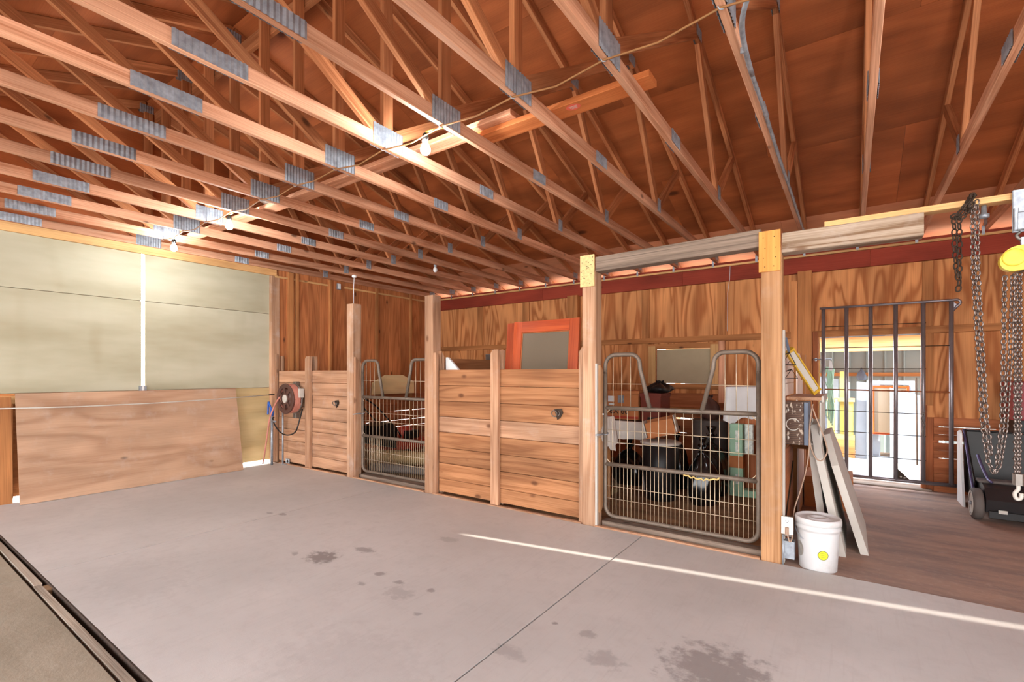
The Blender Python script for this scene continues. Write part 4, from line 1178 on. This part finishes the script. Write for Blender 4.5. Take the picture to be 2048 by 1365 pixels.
tt = prism('clipped_board', [(5.35, 1.12), (5.95, 1.12), (5.95, 1.50), (5.6, 1.58), (5.35, 1.58)], .012, M['foam'], None, Matrix(((0, 0, 1, -.43), (1, 0, 0, 0), (0, 1, 0, 0), (0, 0, 0, 1))))
tag(tt, 'pale board with a clipped corner and small red hook, farther along the stall wall', 'board')
tube('hook', arc((-.415, 5.75, 1.36), .04, PI, 2 * PI, 6, (0, 1, 0), (0, 0, 1)), .008, M['red'], tt, 5)
def wall_hook(y, z, s, label):
    t = empty('wire_hook', (-.425, y, z), label, 'hook', 'black wire tool hooks')
    pts_ = [(-.43, y - s, z - s * 1.1), (-.39, y, z + s), (-.35, y + s, z - s * 1.1)]
    tube('wire_loop', [pts_[0], pts_[1], pts_[2]], .005, M['rust'], t, 5, True)
    tube('shank', [(-.43, y, z + s * .5), (-.39, y, z + s)], .005, M['rust'], t, 5)
wall_hook(4.28, 1.50, .045, 'black triangular wire hook nearest the bucket post')
wall_hook(4.62, 1.50, .04, 'black triangular wire hook behind the yellow level')
wall_hook(4.45, 1.38, .035, 'lowest black wire hook, below the other two')
lv = empty('spirit_level', (-.3, 4.45, 1.2), 'long yellow-edged level leaning from the shelf up to the wall hooks', 'level')
M['yellow'] = plain('yellow_edge', (196, 154, 44), .5, 0, .12, 12)
la, lb = V((-.228, 4.60, 1.235)), V((-.395, 4.34, 1.56))
up_ = V((.35, -1, .25))
mm = frame(la, lb, up_)
put('web', box_me((lb - la).length, .05, .012), M['offwhite'], lv, mm)
for s in (-1, 1):
    m2 = mm @ Matrix.Translation((0, s * .03, 0))
    put('flange', box_me((lb - la).length, .01, .03), M['yellow'], lv, m2)
for s in (-.5, .5):
    m2 = mm @ Matrix.Translation(((lb - la).length * s * .98, 0, 0))
    put('end_cap', box_me(.02, .072, .034), M['yellow'], lv, m2)
for s in (-.012, .016):
    bar('handle_strap', lb + V((0, s, -.02)), lb + V((-.02, s - .05, .10)), .014, .01, M['bluegrey'], lv)

bnb = empty('storage_bin', (-.42, 4.7, 0), 'brown moulded storage chest standing along the stall wall below the brown box', 'chest')
prism('chest_body', [(4.16, -.01), (5.0, -.01), (5.0, .70), (4.9, .76), (4.24, .78), (4.16, .72)], .065, M['kick'], bnb, Matrix(((0, 0, 1, -.49), (1, 0, 0, 0), (0, 1, 0, 0), (0, 0, 0, 1))))
bar('chest_brace', (-.42, 4.2, .15), (-.42, 4.95, .60), .006, .01, M['rust'], bnb, (1, 0, 0))
bx('chest_lid', (-.49, -.418), (4.17, 4.98), (.78, .798), M['stud'], bnb, .006)
cr_ = tag(bx('cream_panel', (-.43, -.415), (5.45, 6.1), (-.01, .80), M['foam'], None, .003), 'cream panel standing on edge behind the storage chest', 'panel')
cb2 = empty('cardboard_box', (-.22, 6.2, 0), 'low reddish cardboard box on the aisle floor behind the white slabs', 'box')
bx('box_body', (-.40, .02), (5.9, 6.5), (-.012, .30), M['card'], cb2, .004)
bx('box_flap', (-.40, .02), (5.88, 5.9), (.24, .31), M['card'], cb2, .003)

# outlet on the post, cords
M['ivory'] = plain('ivory_plate', (232, 224, 214), .45)
ol = empty('wall_socket', (-.37, 4.0, .28), 'white duplex outlet plate low on the post beside the bucket, one plug in it', 'socket')
bx('cover_plate', (-.412, -.336), (3.962, 3.969), (.222, .347), M['ivory'], ol, .003)
bx('back_box', (-.409, -.345), (3.969, 4.05), (.205, .335), M['steel'], ol, .003)
for z_ in (.255, .315):
    lathe('receptacle', [(.018, 0), (.017, .003)], M['white'], ol, Matrix.Translation((-.374, 3.962, z_)) @ Matrix.Rotation(PI / 2, 4, 'X'), 16)
    for dx in (-.007, .007):
        bx('slot', (-.374 + dx - .0015, -.374 + dx + .0015), (3.9575, 3.9592), (z_ - .002, z_ + .009), M['black'], ol)
    bx('slot', (-.3765, -.3715), (3.9575, 3.9592), (z_ - .011, z_ - .006), M['black'], ol)
tube('feed_pipe', [(-.40, 3.96, -.01), (-.40, 3.96, .215)], .006, M['galv'], ol, 6)
bx('junction_box', (-.40, -.33), (3.985, 4.06), (.04, .165), M['galv'], ol, .003)
M['browncord'] = plain('brown_cord', (160, 132, 112), .6, 0, .05)
cdx = empty('power_cord', (-.3, 4.2, .6), 'tan power cord looping from the outlet plug up to the shelf', 'cord')
bx('plug', (-.385, -.362), (3.93, 3.957), (.225, .275), M['browncord'], cdx, .006)
tube('cable', smoothpath([(-.372, 3.935, .24), (-.355, 3.93, .18), (-.342, 3.98, .22), (-.345, 4.15, .36), (-.312, 4.2, .49), (-.273, 4.2, .66), (-.254, 4.2, .81), (-.25, 4.2, .97), (-.24, 4.22, 1.10), (-.232, 4.25, 1.15)], 5), .005, M['browncord'], cdx, 6)
tube('cable', smoothpath([(-.236, 4.22, 1.13), (-.191, 4.2, 1.0), (-.150, 4.2, .876), (-.142, 4.2, .80), (-.176, 4.2, .738), (-.216, 4.2, .76), (-.246, 4.2, .85), (-.25, 4.21, .97)], 5), .005, M['browncord'], cdx, 6)

# ------------------------------------------------------------------ bucket
bq = empty('bucket', (-.19, 4.07, -.012), 'white lidded plastic bucket with a round yellow sticker, beside the outlet post', 'bucket')
mB = Matrix.Translation((-.192, 4.075, -.012))
M['bucketw'] = None
def mk_bucketw():
    m = NT('dusty_white_plastic')
    tc = m.obj((1, 1, 1), False)
    n1 = m.n('TexNoise', {'Vector': tc, 'Scale': 7.0, 'Detail': 4.0, 'Roughness': .6}).outputs[0]
    col = m.mix(m.math('MULTIPLY', m.smooth(n1, .5, .75), .4), lin(206, 204, 204), lin(170, 156, 144))
    return m.done(col, .4, 0, None, spec=.4)
M['bucketw'] = mk_bucketw()
lathe('bucket_body', [(.112, 0), (.116, .004), (.130, .27), (.132, .285), (.139, .287), (.139, .312), (.132, .315), (.134, .34)], M['bucketw'], bq, mB, 40)
lathe('bucket_lid', [(.137, .322), (.1435, .324), (.1445, .352), (.140, .366), (.132, .368), (.128, .356), (.07, .354), (.065, .362), (.04, .362), (.035, .354), (.004, .354)], M['bucketw'], bq, mB, 40)
# curved round sticker on the bucket wall
def wrap_disc(a_c, z_c, r, r0, off, mat, nm, parent, squash=1.0):
    vs, fs = [], []
    rings, seg = 4, 24
    for j in range(rings + 1):
        for i in range(seg):
            t_ = 2 * PI * i / seg
            u, w_ = r * j / rings * math.cos(t_), r * j / rings * math.sin(t_) * squash
            rad = r0 + (z_c + w_) * (.014 / .27) + off
            a_ = a_c + u / rad
            vs.append((rad * math.cos(a_), rad * math.sin(a_), z_c + w_))
    for j in range(rings):
        for i in range(seg):
            fs.append((j * seg + i, j * seg + (i + 1) % seg, (j + 1) * seg + (i + 1) % seg, (j + 1) * seg + i))
    return put(nm, mesh(nm, vs, fs, True), mat, parent, mB)
M['stickery'] = plain('yellow_sticker', (214, 218, 40), .5, 0, .03)
M['stickerd'] = plain('olive_border', (96, 98, 36), .5, 0, .03)
A0 = math.radians(-73)
wrap_disc(A0, .128, .033, .116, .0010, M['stickerd'], 'sticker_border', bq)
wrap_disc(A0, .128, .029, .116, .0016, M['stickery'], 'sticker', bq)
for q in range(3):
    z_ = .142 - .014 * q
    pts_ = []
    for i in range(7):
        a_ = A0 + (-.018 + .036 * i / 6) / .123
        rad = .116 + z_ * .0519 + .0022
        pts_.append(mB @ V((rad * math.cos(a_), rad * math.sin(a_), z_)))
    tube('sticker_line', pts_, .0012, M['stickerd'], bq, 4)
tube('bail', [mB @ V((.141 * math.cos(a_), .141 * math.sin(a_), .30 - .10 * max(0, math.sin(a_ - PI)))) for a_ in [PI * .98 + i * .1 for i in range(11)]], .003, M['galv'], bq, 5)
M['greysticker'] = plain('torn_grey_label', (150, 142, 134), .7, 0, .3, 30)
wrap_disc(math.radians(-150), .14, .04, .116, .0012, M['greysticker'], 'torn_label', bq, 1.4)

# ------------------------------------------------------------------ white slabs leaning on the stall wall
def slab_panel(x, y, hgt, wid, lean, clip, label, th=.05):
    t = empty('white_slab', (x, y + wid / 2, -.012), label, 'panel', 'white slabs leaning by the stall wall')
    pts_ = [(0, 0), (wid, 0), (wid, hgt * .75), (wid - clip, hgt), (clip, hgt), (0, hgt * .75)]
    ly = V((-math.sin(lean), 0, math.cos(lean))); lx = V((0, 1, 0)); lz = lx.cross(ly)
    m_ = Matrix((lx, ly, lz)).transposed().to_4x4(); m_.translation = V((x, y, -.012))
    prism('slab', pts_, -th if lz.x > 0 else th, M['offwhite'], t, m_)
    return t
slab_panel(.113, 4.56, .93, .95, .275, .19, 'white clipped-corner slab farthest out from the stall wall, leaning')
slab_panel(-.029, 4.42, 1.0, .95, .195, .19, 'white clipped-corner slab in the middle of the leaning three')
slab_panel(-.135, 4.50, .98, .95, .115, .19, 'white clipped-corner slab nearest the stall wall, leaning')

# ------------------------------------------------------------------ tall panel gate standing in the doorway
tg = empty('panel_gate', (.33, 7.38, 0), 'tall six-bar grey pipe gate standing on end across the bright doorway', 'gate')
M['pipe'] = plain('grey_pipe', (138, 132, 136), .32, .6, .12, 10, .5)
yg = 7.38
for x in (-.288, -.044, .2, .442, .695, .94):
    tube('bar', [(x, yg, .10), (x, yg, 2.205)], .0225, M['pipe'], tg, 10)
tube('top_rail', [(-.33, yg, 2.222), (.95, yg, 2.222)] + arc((.985, yg, 2.19), .032, PI / 2, -PI / 3, 6, (1, 0, 0), (0, 0, 1)) + [(.955, yg, 2.105)], .0145, M['pipe'], tg, 8)
tube('bottom_rail', [(-.30, yg, .10), (1.02, yg, .10)], .0225, M['pipe'], tg, 8)
prism('corner_gusset', [(.955, 2.205), (.985, 2.17), (.955, 2.12)], .006, M['pipe'], tg, Matrix(((1, 0, 0, 0), (0, 0, -1, yg + .003), (0, 1, 0, 0), (0, 0, 0, 1))))
for z, x1_ in ((1.978, .72), (1.706, .95), (1.44, .72), (.908, .70), (.648, .72), (.364, .72)):
    tube('wire', [(-.29, yg - .01, z + .004), (.2, yg - .012, z), (x1_, yg - .01, z - .004)], .0045, M['rust'], tg, 5)
tube('cross_bar', [(-.29, yg - .005, 1.178), (.95, yg - .005, 1.165)], .009, M['kick'], tg, 6)
prism('foot_bracket', [(.46, .115), (.575, .115), (.46, .235)], .008, M['rust'], tg, Matrix(((1, 0, 0, 0), (0, 0, -1, yg), (0, 1, 0, 0), (0, 0, 0, 1))))
for dx, dz in ((.03, .03), (.065, .02)):
    lathe('bracket_hole', [(.011, 0), (.011, .0025)], M['offwhite'], tg, Matrix.Translation((.46 + dx, yg - .008, .115 + dz)) @ Matrix.Rotation(PI / 2, 4, 'X'), 10)
gl = empty('gate_latch', (-.31, 7.40, 1.56), 'bolt latch between the doorway jamb and the tall pipe gate', 'latch')
tube('bolt', [(-.40, 7.44, 1.565), (-.20, 7.40, 1.565)], .010, M['galv'], gl, 8)
bx('keeper', (-.385, -.365), (7.43, 7.485), (1.545, 1.585), M['galv'], gl, .003)
gl2 = empty('lock_chain', (.69, 7.34, .78), 'short chain wound on the right bar of the doorway opening', 'chain')

def chain_mesh(pts, pitch, wr):
    """separate oval links along a polyline"""
    P = [V(p) for p in pts]
    L = [0]
    for a, b in zip(P[:-1], P[1:]): L.append(L[-1] + (b - a).length)
    n = max(2, int(L[-1] / pitch))
    vs, fs = [], []
    ax_prev = V((0, 1, 0))
    for i in range(n):
        s = L[-1] * (i + .5) / n
        j = 0
        while j < len(L) - 2 and L[j + 1] < s: j += 1
        t = (s - L[j]) / max(1e-9, L[j + 1] - L[j])
        c = P[j].lerp(P[j + 1], t)
        d = (P[j + 1] - P[j]).normalized()
        a = (V((0, 1, 0)) - d * d.y)
        a = a.normalized() if a.length > .1 else d.orthogonal().normalized()
        b = d.cross(a)
        side = (a * .8 + b * .6) if i % 2 else (b * .8 - a * .6)
        hl, hw = pitch * .68 - wr, pitch * .36
        loop = [c + d * (hl - hw) * sg + d * hw * math.sin(an) * sg + side * hw * math.cos(an) * sg for sg, an in [(1, k * PI / 4) for k in range(5)] + [(-1, k * PI / 4) for k in range(5)]]
        v_, f_ = sweep(loop, wr, 5, True)
        o = len(vs)
        vs += v_
        fs += [tuple(q + o for q in f) for f in f_]
    return vs, fs
def chain(name, strands, pitch, wr, mat, label, extra=None, cat='chain'):
    base = V(strands[0][0])
    t = empty(name, base, label, cat)
    for st_ in strands:
        vs, fs = chain_mesh(st_, pitch, wr)
        o = put('links', mesh('links', vs, fs, True), mat, t)
    return t
for st_ in [[(.70, 7.35, .92), (.68, 7.345, .85), (.705, 7.34, .78), (.69, 7.345, .70), (.70, 7.35, .64)]]:
    vs, fs = chain_mesh(st_, .026, .004)
    put('links', mesh('links', vs, fs, True), M['steel'], gl2)

# green hose and clamp lamp hanging on the gate
M['green'] = plain('pale_green_hose', (190, 230, 205), .5, 0, .1, 8)
gh = empty('garden_hose', (-.25, 7.42, 1.5), 'bundle of pale green hose hanging from the left bar of the tall pipe gate', 'hose')
for q in range(4):
    x0_ = -.255 + .016 * q
    tube('hose_loop', smoothpath([(x0_, 7.425, 1.47), (x0_ - .02 + .012 * q, 7.43, 1.30), (x0_ + .02 - .01 * q, 7.44, 1.16), (x0_ - .015 + .014 * q, 7.43, .98), (x0_ + .01, 7.43, .80 - .03 * q), (x0_ + .03, 7.445, .90), (x0_ + .015, 7.445, 1.2), (x0_ + .03, 7.44, 1.45)], 5), .008, M['green'], gh, 6)
prism('hang_tag', [(0, 0), (.05, .0), (.035, .12), (.012, .13)], .01, M['white'], gh, Matrix(((1, 0, 0, -.235), (0, 0, -1, 7.415), (0, 1, 0, 1.42), (0, 0, 0, 1))))

# ------------------------------------------------------------------ lawn sweeper
sw = empty('lawn_sweeper', (1.35, 6.5, 0), 'black lawn sweeper with open hopper and grey-rimmed wheel, by the back wall', 'lawn sweeper')
M['purple'] = plain('sweeper_tube', (92, 84, 120), .35, .5, .1)
M['sweep'] = plain('sweeper_body', (34, 31, 32), .35, 0, .15, 6, .5)
x0_, x1_ = 1.035, 1.88
prof = [(6.24, .08), (6.22, .20), (6.30, .30), (6.45, .335), (6.70, .30), (6.78, .12), (6.6, .06)]
prism('brush_housing', prof, x1_ - x0_, M['sweep'], sw, Matrix(((0, 0, 1, x0_), (1, 0, 0, 0), (0, 1, 0, 0), (0, 0, 0, 1))))
bx('front_skirt', (x0_ + .02, x1_ - .02), (6.215, 6.235), (.03, .10), M['black'], sw, .004)
for z_ in (.10, .155):
    bx('name_strip', (1.115, 1.175), (6.206, 6.222), (.085, .115), M['offwhite'], sw) if z_ < .12 else None
bx('top_lip', (x0_ - .02, x1_ + .02), (6.40, 6.55), (.325, .35), M['rubber'], sw, .008)
# hopper: back, floor and side panels
bar('hopper_back', (x0_ - .03, 7.08, .46), (x1_ + .1, 7.08, .46), .02, .60, M['black'], sw, (0, .12, 1))
bar('hopper_floor', (x0_ - .03, 6.82, .20), (x1_ + .1, 6.82, .20), .52, .02, M['black'], sw, (0, -.1, 1))
hp = [(6.56, .30), (6.62, .16), (7.10, .10), (7.12, .76), (7.05, .78)]
prism('hopper_side', hp, .012, M['black'], sw, Matrix(((0, 0, 1, x0_ - .03), (1, 0, 0, 0), (0, 1, 0, 0), (0, 0, 0, 1))))
tube('hopper_frame', smoothpath([(x0_ - .035, 7.06, .77), (x0_ - .035, 6.85, .55), (x0_ - .035, 6.62, .28), (x0_ - .035, 6.45, .14)], 4), .014, M['purple'], sw, 8)
tube('pull_arm', smoothpath([(x0_ + .02, 6.72, .55), (x0_ + .03, 6.62, .47), (x0_ + .05, 6.45, .36), (x0_ + .06, 6.36, .345)], 4), .013, M['purple'], sw, 8)
tube('hopper_rim', [(x0_ - .03, 7.09, .765), (x1_ + .1, 7.09, .75)], .011, M['sweep'], sw, 6)
for xx in (x0_ - .05, x1_ + .05):
    mw_ = Matrix.Translation((xx, 6.33, .135)) @ Matrix.Rotation(-PI / 2, 4, 'Y')
    lathe('tyre', [(.10, -.04), (.135, -.036), (.146, -.02), (.146, .02), (.135, .036), (.10, .04), (.098, .036), (.098, -.036)], M['rubber'], sw, mw_, 28)
    lathe('wheel_disc', [(.02, .03), (.10, .018), (.10, -.018), (.02, -.03)], M['black'], sw, mw_, 20)
    lathe('wheel_rim', [(.098, .036), (.112, .043), (.118, .041), (.098, .03)], M['offwhite'], sw, mw_, 28)
    lathe('axle_cap', [(.02, .03), (.02, .05), (.012, .055)], M['galv'], sw, mw_, 12)
wpn = prism('white_sheet', [(6.80, -.012), (7.12, -.012), (7.13, .74), (7.02, .77), (6.98, .74)], .02, M['white'], None, Matrix(((0, 0, 1, .955), (1, 0, 0, 0), (0, 1, 0, 0), (0, 0, 0, 1))))
tag(wpn, 'white sheet standing on end against the left side of the black lawn sweeper', 'panel')
rb = empty('red_cabinet', (2.3, 5.8, 0), 'dark red cabinet corner at the right edge of the photo, behind the chains', 'cabinet')
M['maroon'] = plain('maroon_cabinet', (136, 38, 44), .45, 0, .1, 6)
bx('cabinet_body', (1.36, 1.9), (6.98, 7.45), (.9, 1.3), M['maroon'], rb, .01)
bx('cabinet_stand', (1.40, 1.86), (7.15, 7.42), (-.012, .9), M['black'], rb, .01)
bx('cabinet_door', (1.375, 1.885), (6.965, 6.98), (.915, 1.285), M['maroon'], rb, .004)

# ------------------------------------------------------------------ chain hoist and chains on the pine board
M['chain'] = plain('worn_chain', (128, 116, 110), .35, .8, .2, 60)
yc = 3.955
chain('hanging_chain', [[(.515, yc - .01, 2.33), (.517, yc - .012, 2.15), (.527, yc - .012, 1.99), (.540, yc - .012, 1.94), (.532, yc - .012, 1.88)], [(.538, yc - .008, 2.33), (.540, yc - .01, 2.15), (.538, yc - .01, 1.96)]], .034, .0045, M['rust'], 'short rusty chain tail hanging from the pine board, left of the hoist chains')
chain('wrapped_chain', [[(.50, yc - .01, 2.335), (.53, yc - .018, 2.345), (.565, yc - .018, 2.39), (.59, yc - .005, 2.448), (.60, 4.03, 2.459), (.61, 4.12, 2.44), (.612, 4.12, 2.39)], [(.512, yc - .012, 2.325), (.545, yc - .02, 2.335), (.58, yc - .02, 2.40), (.60, yc - .008, 2.452), (.615, 4.03, 2.462)], [(.53, yc - .014, 2.318), (.56, yc - .022, 2.33), (.60, yc - .022, 2.41)]], .034, .0055, M['rust'], 'rusty chain wrapped over the pine board above the hanging chains')
chain('hoist_hand_chain', [[(.598, yc - .01, 2.40), (.600, yc - .012, 2.0), (.618, yc - .012, 1.6), (.640, yc - .012, 1.08), (.664, yc - .012, .86), (.690, yc - .012, .79)],
                           [(.616, yc - .01, 2.42), (.618, yc - .02, 2.0), (.634, yc - .02, 1.6), (.655, yc - .02, 1.12), (.675, yc - .02, .90)],
                           [(.690, yc - .012, .79), (.712, yc - .012, .84), (.738, yc - .012, 1.06), (.755, yc - .016, 1.45), (.762, yc - .03, 1.82), (.764, yc - .03, 1.95)],
                           [(.733, yc - .02, 1.95), (.728, yc - .02, 1.5), (.722, yc - .02, 1.1), (.708, yc - .02, .92), (.698, yc - .02, .845)]], .030, .0045, M['chain'], 'long looped steel hand chain of the yellow hoist, hanging almost to the floor')
ho = empty('chain_hoist', (.81, 3.95, 2.05), 'yellow-covered chain hoist hung from a steel trolley at the end of the pine board', 'hoist')
M['hoist'] = plain('hoist_yellow', (232, 202, 70), .4, 0, .08, 6)
ovl = []
for i in range(28):
    a = 2 * PI * i / 28
    ovl.append((.075 * math.cos(a) + (.03 if math.cos(a) > 0 else 0) * math.cos(a), .072 * math.sin(a) + .012 * math.cos(a)))
prism('hand_wheel_cover', ovl, .05, M['hoist'], ho, Matrix(((1, 0, 0, .785), (0, 0, -1, 3.975), (0, 1, 0, 2.045), (0, 0, 0, 1))))
lathe('cover_boss', [(.05, 0), (.05, .006), (.044, .010), (.02, .008), (.004, .008)], M['hoist'], ho, Matrix.Translation((.768, 3.925, 2.05)) @ Matrix.Rotation(PI / 2, 4, 'X'), 24)
lathe('hoist_body', [(.06, 0), (.07, .02), (.07, .09), (.05, .11)], M['steel'], ho, Matrix.Translation((.83, 4.09, 2.05)) @ Matrix.Rotation(PI / 2, 4, 'X'), 20)
bx('trolley_plate', (.768, .95), (3.955, 3.967), (2.20, 2.445), M['galv'], ho, .004)
bx('trolley_channel', (.785, .95), (3.925, 3.955), (2.205, 2.31), M['galv'], ho, .006)
bx('trolley_arm', (.77, .79), (3.93, 3.956), (2.21, 2.335), M['galv'], ho, .004)
tube('top_hook', smoothpath([(.80, 3.96, 2.20), (.785, 3.955, 2.18), (.80, 3.95, 2.155), (.82, 3.95, 2.16), (.815, 3.95, 2.11)], 5), .009, M['steel'], ho, 8)
bx('strap', (.80, .818), (3.94, 3.96), (2.105, 2.165), M['galv'], ho, .002)
chain('load_chain', [[(.779, yc - .005, 1.965), (.780, yc - .005, 1.4), (.782, yc - .005, .80)], [(.800, yc + .005, 1.965), (.80, yc + .005, 1.4), (.794, yc + .005, .80)]], .024, .0055, M['chain'], 'straight double load chain of the yellow hoist')
hk = empty('load_hook', (.785, 3.95, .75), 'steel hook block at the lower end of the hoist load chain', 'hook')
bx('hook_block', (.768, .812), (3.93, 3.97), (.735, .80), M['steel'], hk, .008)
tube('hook', smoothpath([(.79, 3.95, .735), (.79, 3.95, .71), (.776, 3.948, .685), (.783, 3.948, .655), (.80, 3.948, .66), (.803, 3.948, .69)], 5), .010, M['offwhite'], hk, 8)
bl = tag(lathe('bolt_end', [(.012, 0), (.014, .05), (.026, .055), (.026, .075), (.008, .08)], M['galv'], None, Matrix.Translation((.655, 4.06, 2.22)) @ Matrix.Rotation(PI, 4, 'X'), 12), 'blue-grey bolt end sticking down behind the pine board', 'bolt')
bl.matrix_basis = Matrix.Translation((.66, 4.03, 2.401)) @ Matrix.Rotation(PI, 4, 'X')

# ------------------------------------------------------------------ conduit on the third truss from the hoist
cn = empty('cable_conduit', (-.43, 3.5, 3.0), 'grey armoured cable running along a truss chord to the bleached beam', 'conduit')
path = smoothpath([(-.30, 2.22, 3.12), (-.36, 2.28, 3.02), (-.415, 2.45, 2.998), (-.435, 2.8, 2.998), (-.434, 3.3, 3.0), (-.437, 4.2, 2.999), (-.434, 5.0, 3.0), (-.436, 5.7, 2.999), (-.434, 6.3, 2.998)], 6)
tube('smooth_sleeve', path[:20], .0125, M['galv'], cn, 8)
rp = path[19:]
fine_ = []
for a, b in zip(rp[:-1], rp[1:]):
    k = max(2, int((b - a).length / .012))
    fine_ += [a.lerp(b, i / k) for i in range(k)]
tube('armoured_run', fine_, .0105, M['galv'], cn, 7, rfun=lambda u: 1 + .22 * math.sin(u * 900))
bx('clip', (-.452, -.42), (2.62, 2.63), (2.985, 3.016), M['galv'], cn, .001)
ub = empty('light_bulb', (-5.15, 5.24, 2.95), 'unlit bulb in a dusty socket far under the trusses', 'lamp')
lathe('bulb_glass', [(.012, .05), (.03, .015), (.032, -.01), (.018, -.032), (.004, -.036)], M['white'], ub, Matrix.Translation((-5.12, 5.24, 2.945)), 14)
lathe('socket', [(.02, .045), (.024, .055), (.024, .085), (.01, .095)], M['galv'], ub, Matrix.Translation((-5.12, 5.24, 2.945)), 14)
tube('stem', [(-5.12, 5.24, 3.03), (-5.085, 5.24, 3.05)], .008, M['galv'], ub, 6)

# ------------------------------------------------------------------ yard seen through the doorway
M['yardwhite'] = plain('weathered_white', (138, 150, 162), .7, 0, .06, 4)
M['metalsiding'] = plain('pale_metal_siding', (140, 150, 148), .5, .2, .05, 3)
sh = empty('metal_shed', (.3, 12, -.1), 'pale ribbed metal shed across the yard, seen through the doorway', 'shed')
bx('shed_wall', (-3.2, 3.6), (11.62, 11.66), (-.165, 2.1), M['metalsiding'], sh, axis=0)
for i in range(24):
    x = -3.1 + .2325 * i * 1.2
    if x < 3.5:
        bx('wall_rib', (x, x + .025), (11.585, 11.62), (-.165, 2.1), M['metalsiding'], sh, .006)
bx('eave_beam', (-3.3, 3.7), (10.48, 10.53), (1.775, 2.03), M['yellow_pine'], sh, .004)
for i in range(10):
    bx('roof_rib', (-3.2 + .7 * i, -3.0 + .7 * i), (10.40, 11.7), (2.05, 2.09), M['bluegrey'], sh, .008)
bx('shed_roof', (-3.4, 3.8), (10.3, 11.9), (2.09, 2.12), M['galv'], sh)
for xx in (-3.1, 3.4):
    bx('shed_post', (xx, xx + .1), (10.48, 10.58), (-.165, 1.775), M['yellow_pine'], sh, .004)
bx('shed_girt', (-3.2, 3.6), (11.50, 11.585), (1.33, 1.40), M['stud'], sh, .004)
def yard_board(name, pts, y, th, mat, label, cat, lean=0.0):
    m_ = Matrix(((1, 0, 0, 0), (0, lean, -1, y), (0, 1, 0, -.165), (0, 0, 0, 1)))
    return tag(prism(name, pts, th, mat, None, m_), label, cat)
yb1 = yard_board('white_sheet', [(.075, 0), (.43, 0), (.43, 1.43), (.40, 1.43), (.39, 1.36), (.09, 1.40)], 10.8, .02, M['yardwhite'], 'tall white sheet leaning left of the framed sash in the yard', 'sheet', .05)
yb2 = yard_board('white_sheet', [(.56, 0), (.96, 0), (.96, 1.17), (.56, 1.30)], 10.62, .02, M['yardwhite'], 'white sheet standing in front of the framed sash in the yard', 'sheet', .05)
fs_ = empty('window_sash', (.57, 10.75, -.1), 'old white window sash with an orange inner frame, leaning in the yard', 'sash')
def yframe(nm, x0, x1, z0, z1, w, y, mat):
    for a, b, c, d in ((x0, x0 + w, z0, z1), (x1 - w, x1, z0, z1), (x0 + w, x1 - w, z1 - w, z1), (x0 + w, x1 - w, z0, z0 + w)):
        bx(nm, (a, b), (y - .03, y), (c, d), mat, fs_, .003)
yframe('sash_frame', .235, .90, -.165, 1.255, .075, 10.74, M['yardwhite'])
yframe('inner_frame', .31, .825, .30, 1.165, .035, 10.735, M['orangewood'])
bx('sash_pane', (.345, .79), (10.715, 10.722), (.335, 1.13), M['glass'], fs_)
pl = tag(tube('pole', [(.915, 10.55, -.165), (.905, 10.57, 1.31)], .012, M['rust'], None, 6), 'thin dark pole standing upright beside the yard sheets', 'pole')
M['limewood'] = plain('lime_lumber', (176, 168, 96), .7, 0, .15, 5)
yp = empty('lumber_frame', (-.15, 10.8, -.1), 'yellowish lumber frame with white pipe, standing left in the yard', 'frame')
for x0, x1 in ((-.36, -.22), (-.08, .04)):
    bx('upright', (x0, x1), (10.76, 10.80), (.16, .92), M['limewood'], yp, .004)
bx('upright', (-.165, -.10), (10.80, 10.84), (-.165, 1.42), M['limewood'], yp, .004)
bx('crosspiece', (-.40, .06), (10.72, 10.78), (.16, .26), M['yellow_pine'], yp, .004)
bx('crosspiece', (-.40, .06), (10.72, 10.78), (.86, .93), M['yellow_pine'], yp, .004)
bx('base_block', (-.40, .06), (10.72, 10.9), (-.165, .16), M['stud'], yp, .004)
tube('white_pipe', [(-.215, 10.70, .28), (-.215, 10.70, .90)], .018, M['yardwhite'], yp, 8)
tube('white_pipe', [(-.215, 10.70, .80), (-.30, 10.70, .88), (-.36, 10.70, .90)], .012, M['yardwhite'], yp, 6)
yw = yard_board('white_board', [(-.62, .9), (-.19, .85), (-.19, 1.44), (-.62, 1.50)], 10.95, .03, M['yardwhite'], 'white panel leaning behind the yellow lumber frame', 'panel', .02)
yw2 = yard_board('support_board', [(-.62, 0), (-.19, 0), (-.19, .845), (-.62, .895)], 10.95, .03, M['bluegrey'], 'blue-grey panel under the white one behind the lumber frame', 'panel', .02)
bag('hanging_sack', .17, 11.40, 1.25, .075, .05, .22, M['bluegrey'], 'dark blue sack hanging on the shed girt', 'sack', 71, False, None, .2)
kb = tag(bx('curb_timber', (-.6, 1.3), (11.2, 11.3), (-.165, -.09), M['greybeam'], None, .01), 'low grey timber lying along the ground in front of the shed', 'timber')
kb = tag(bx('curb_timber', (-1.5, 2.2), (8.42, 8.52), (-.165, -.13), M['greybeam'], None, .01), 'low dark timber lying in the yard just outside the doorway', 'timber')
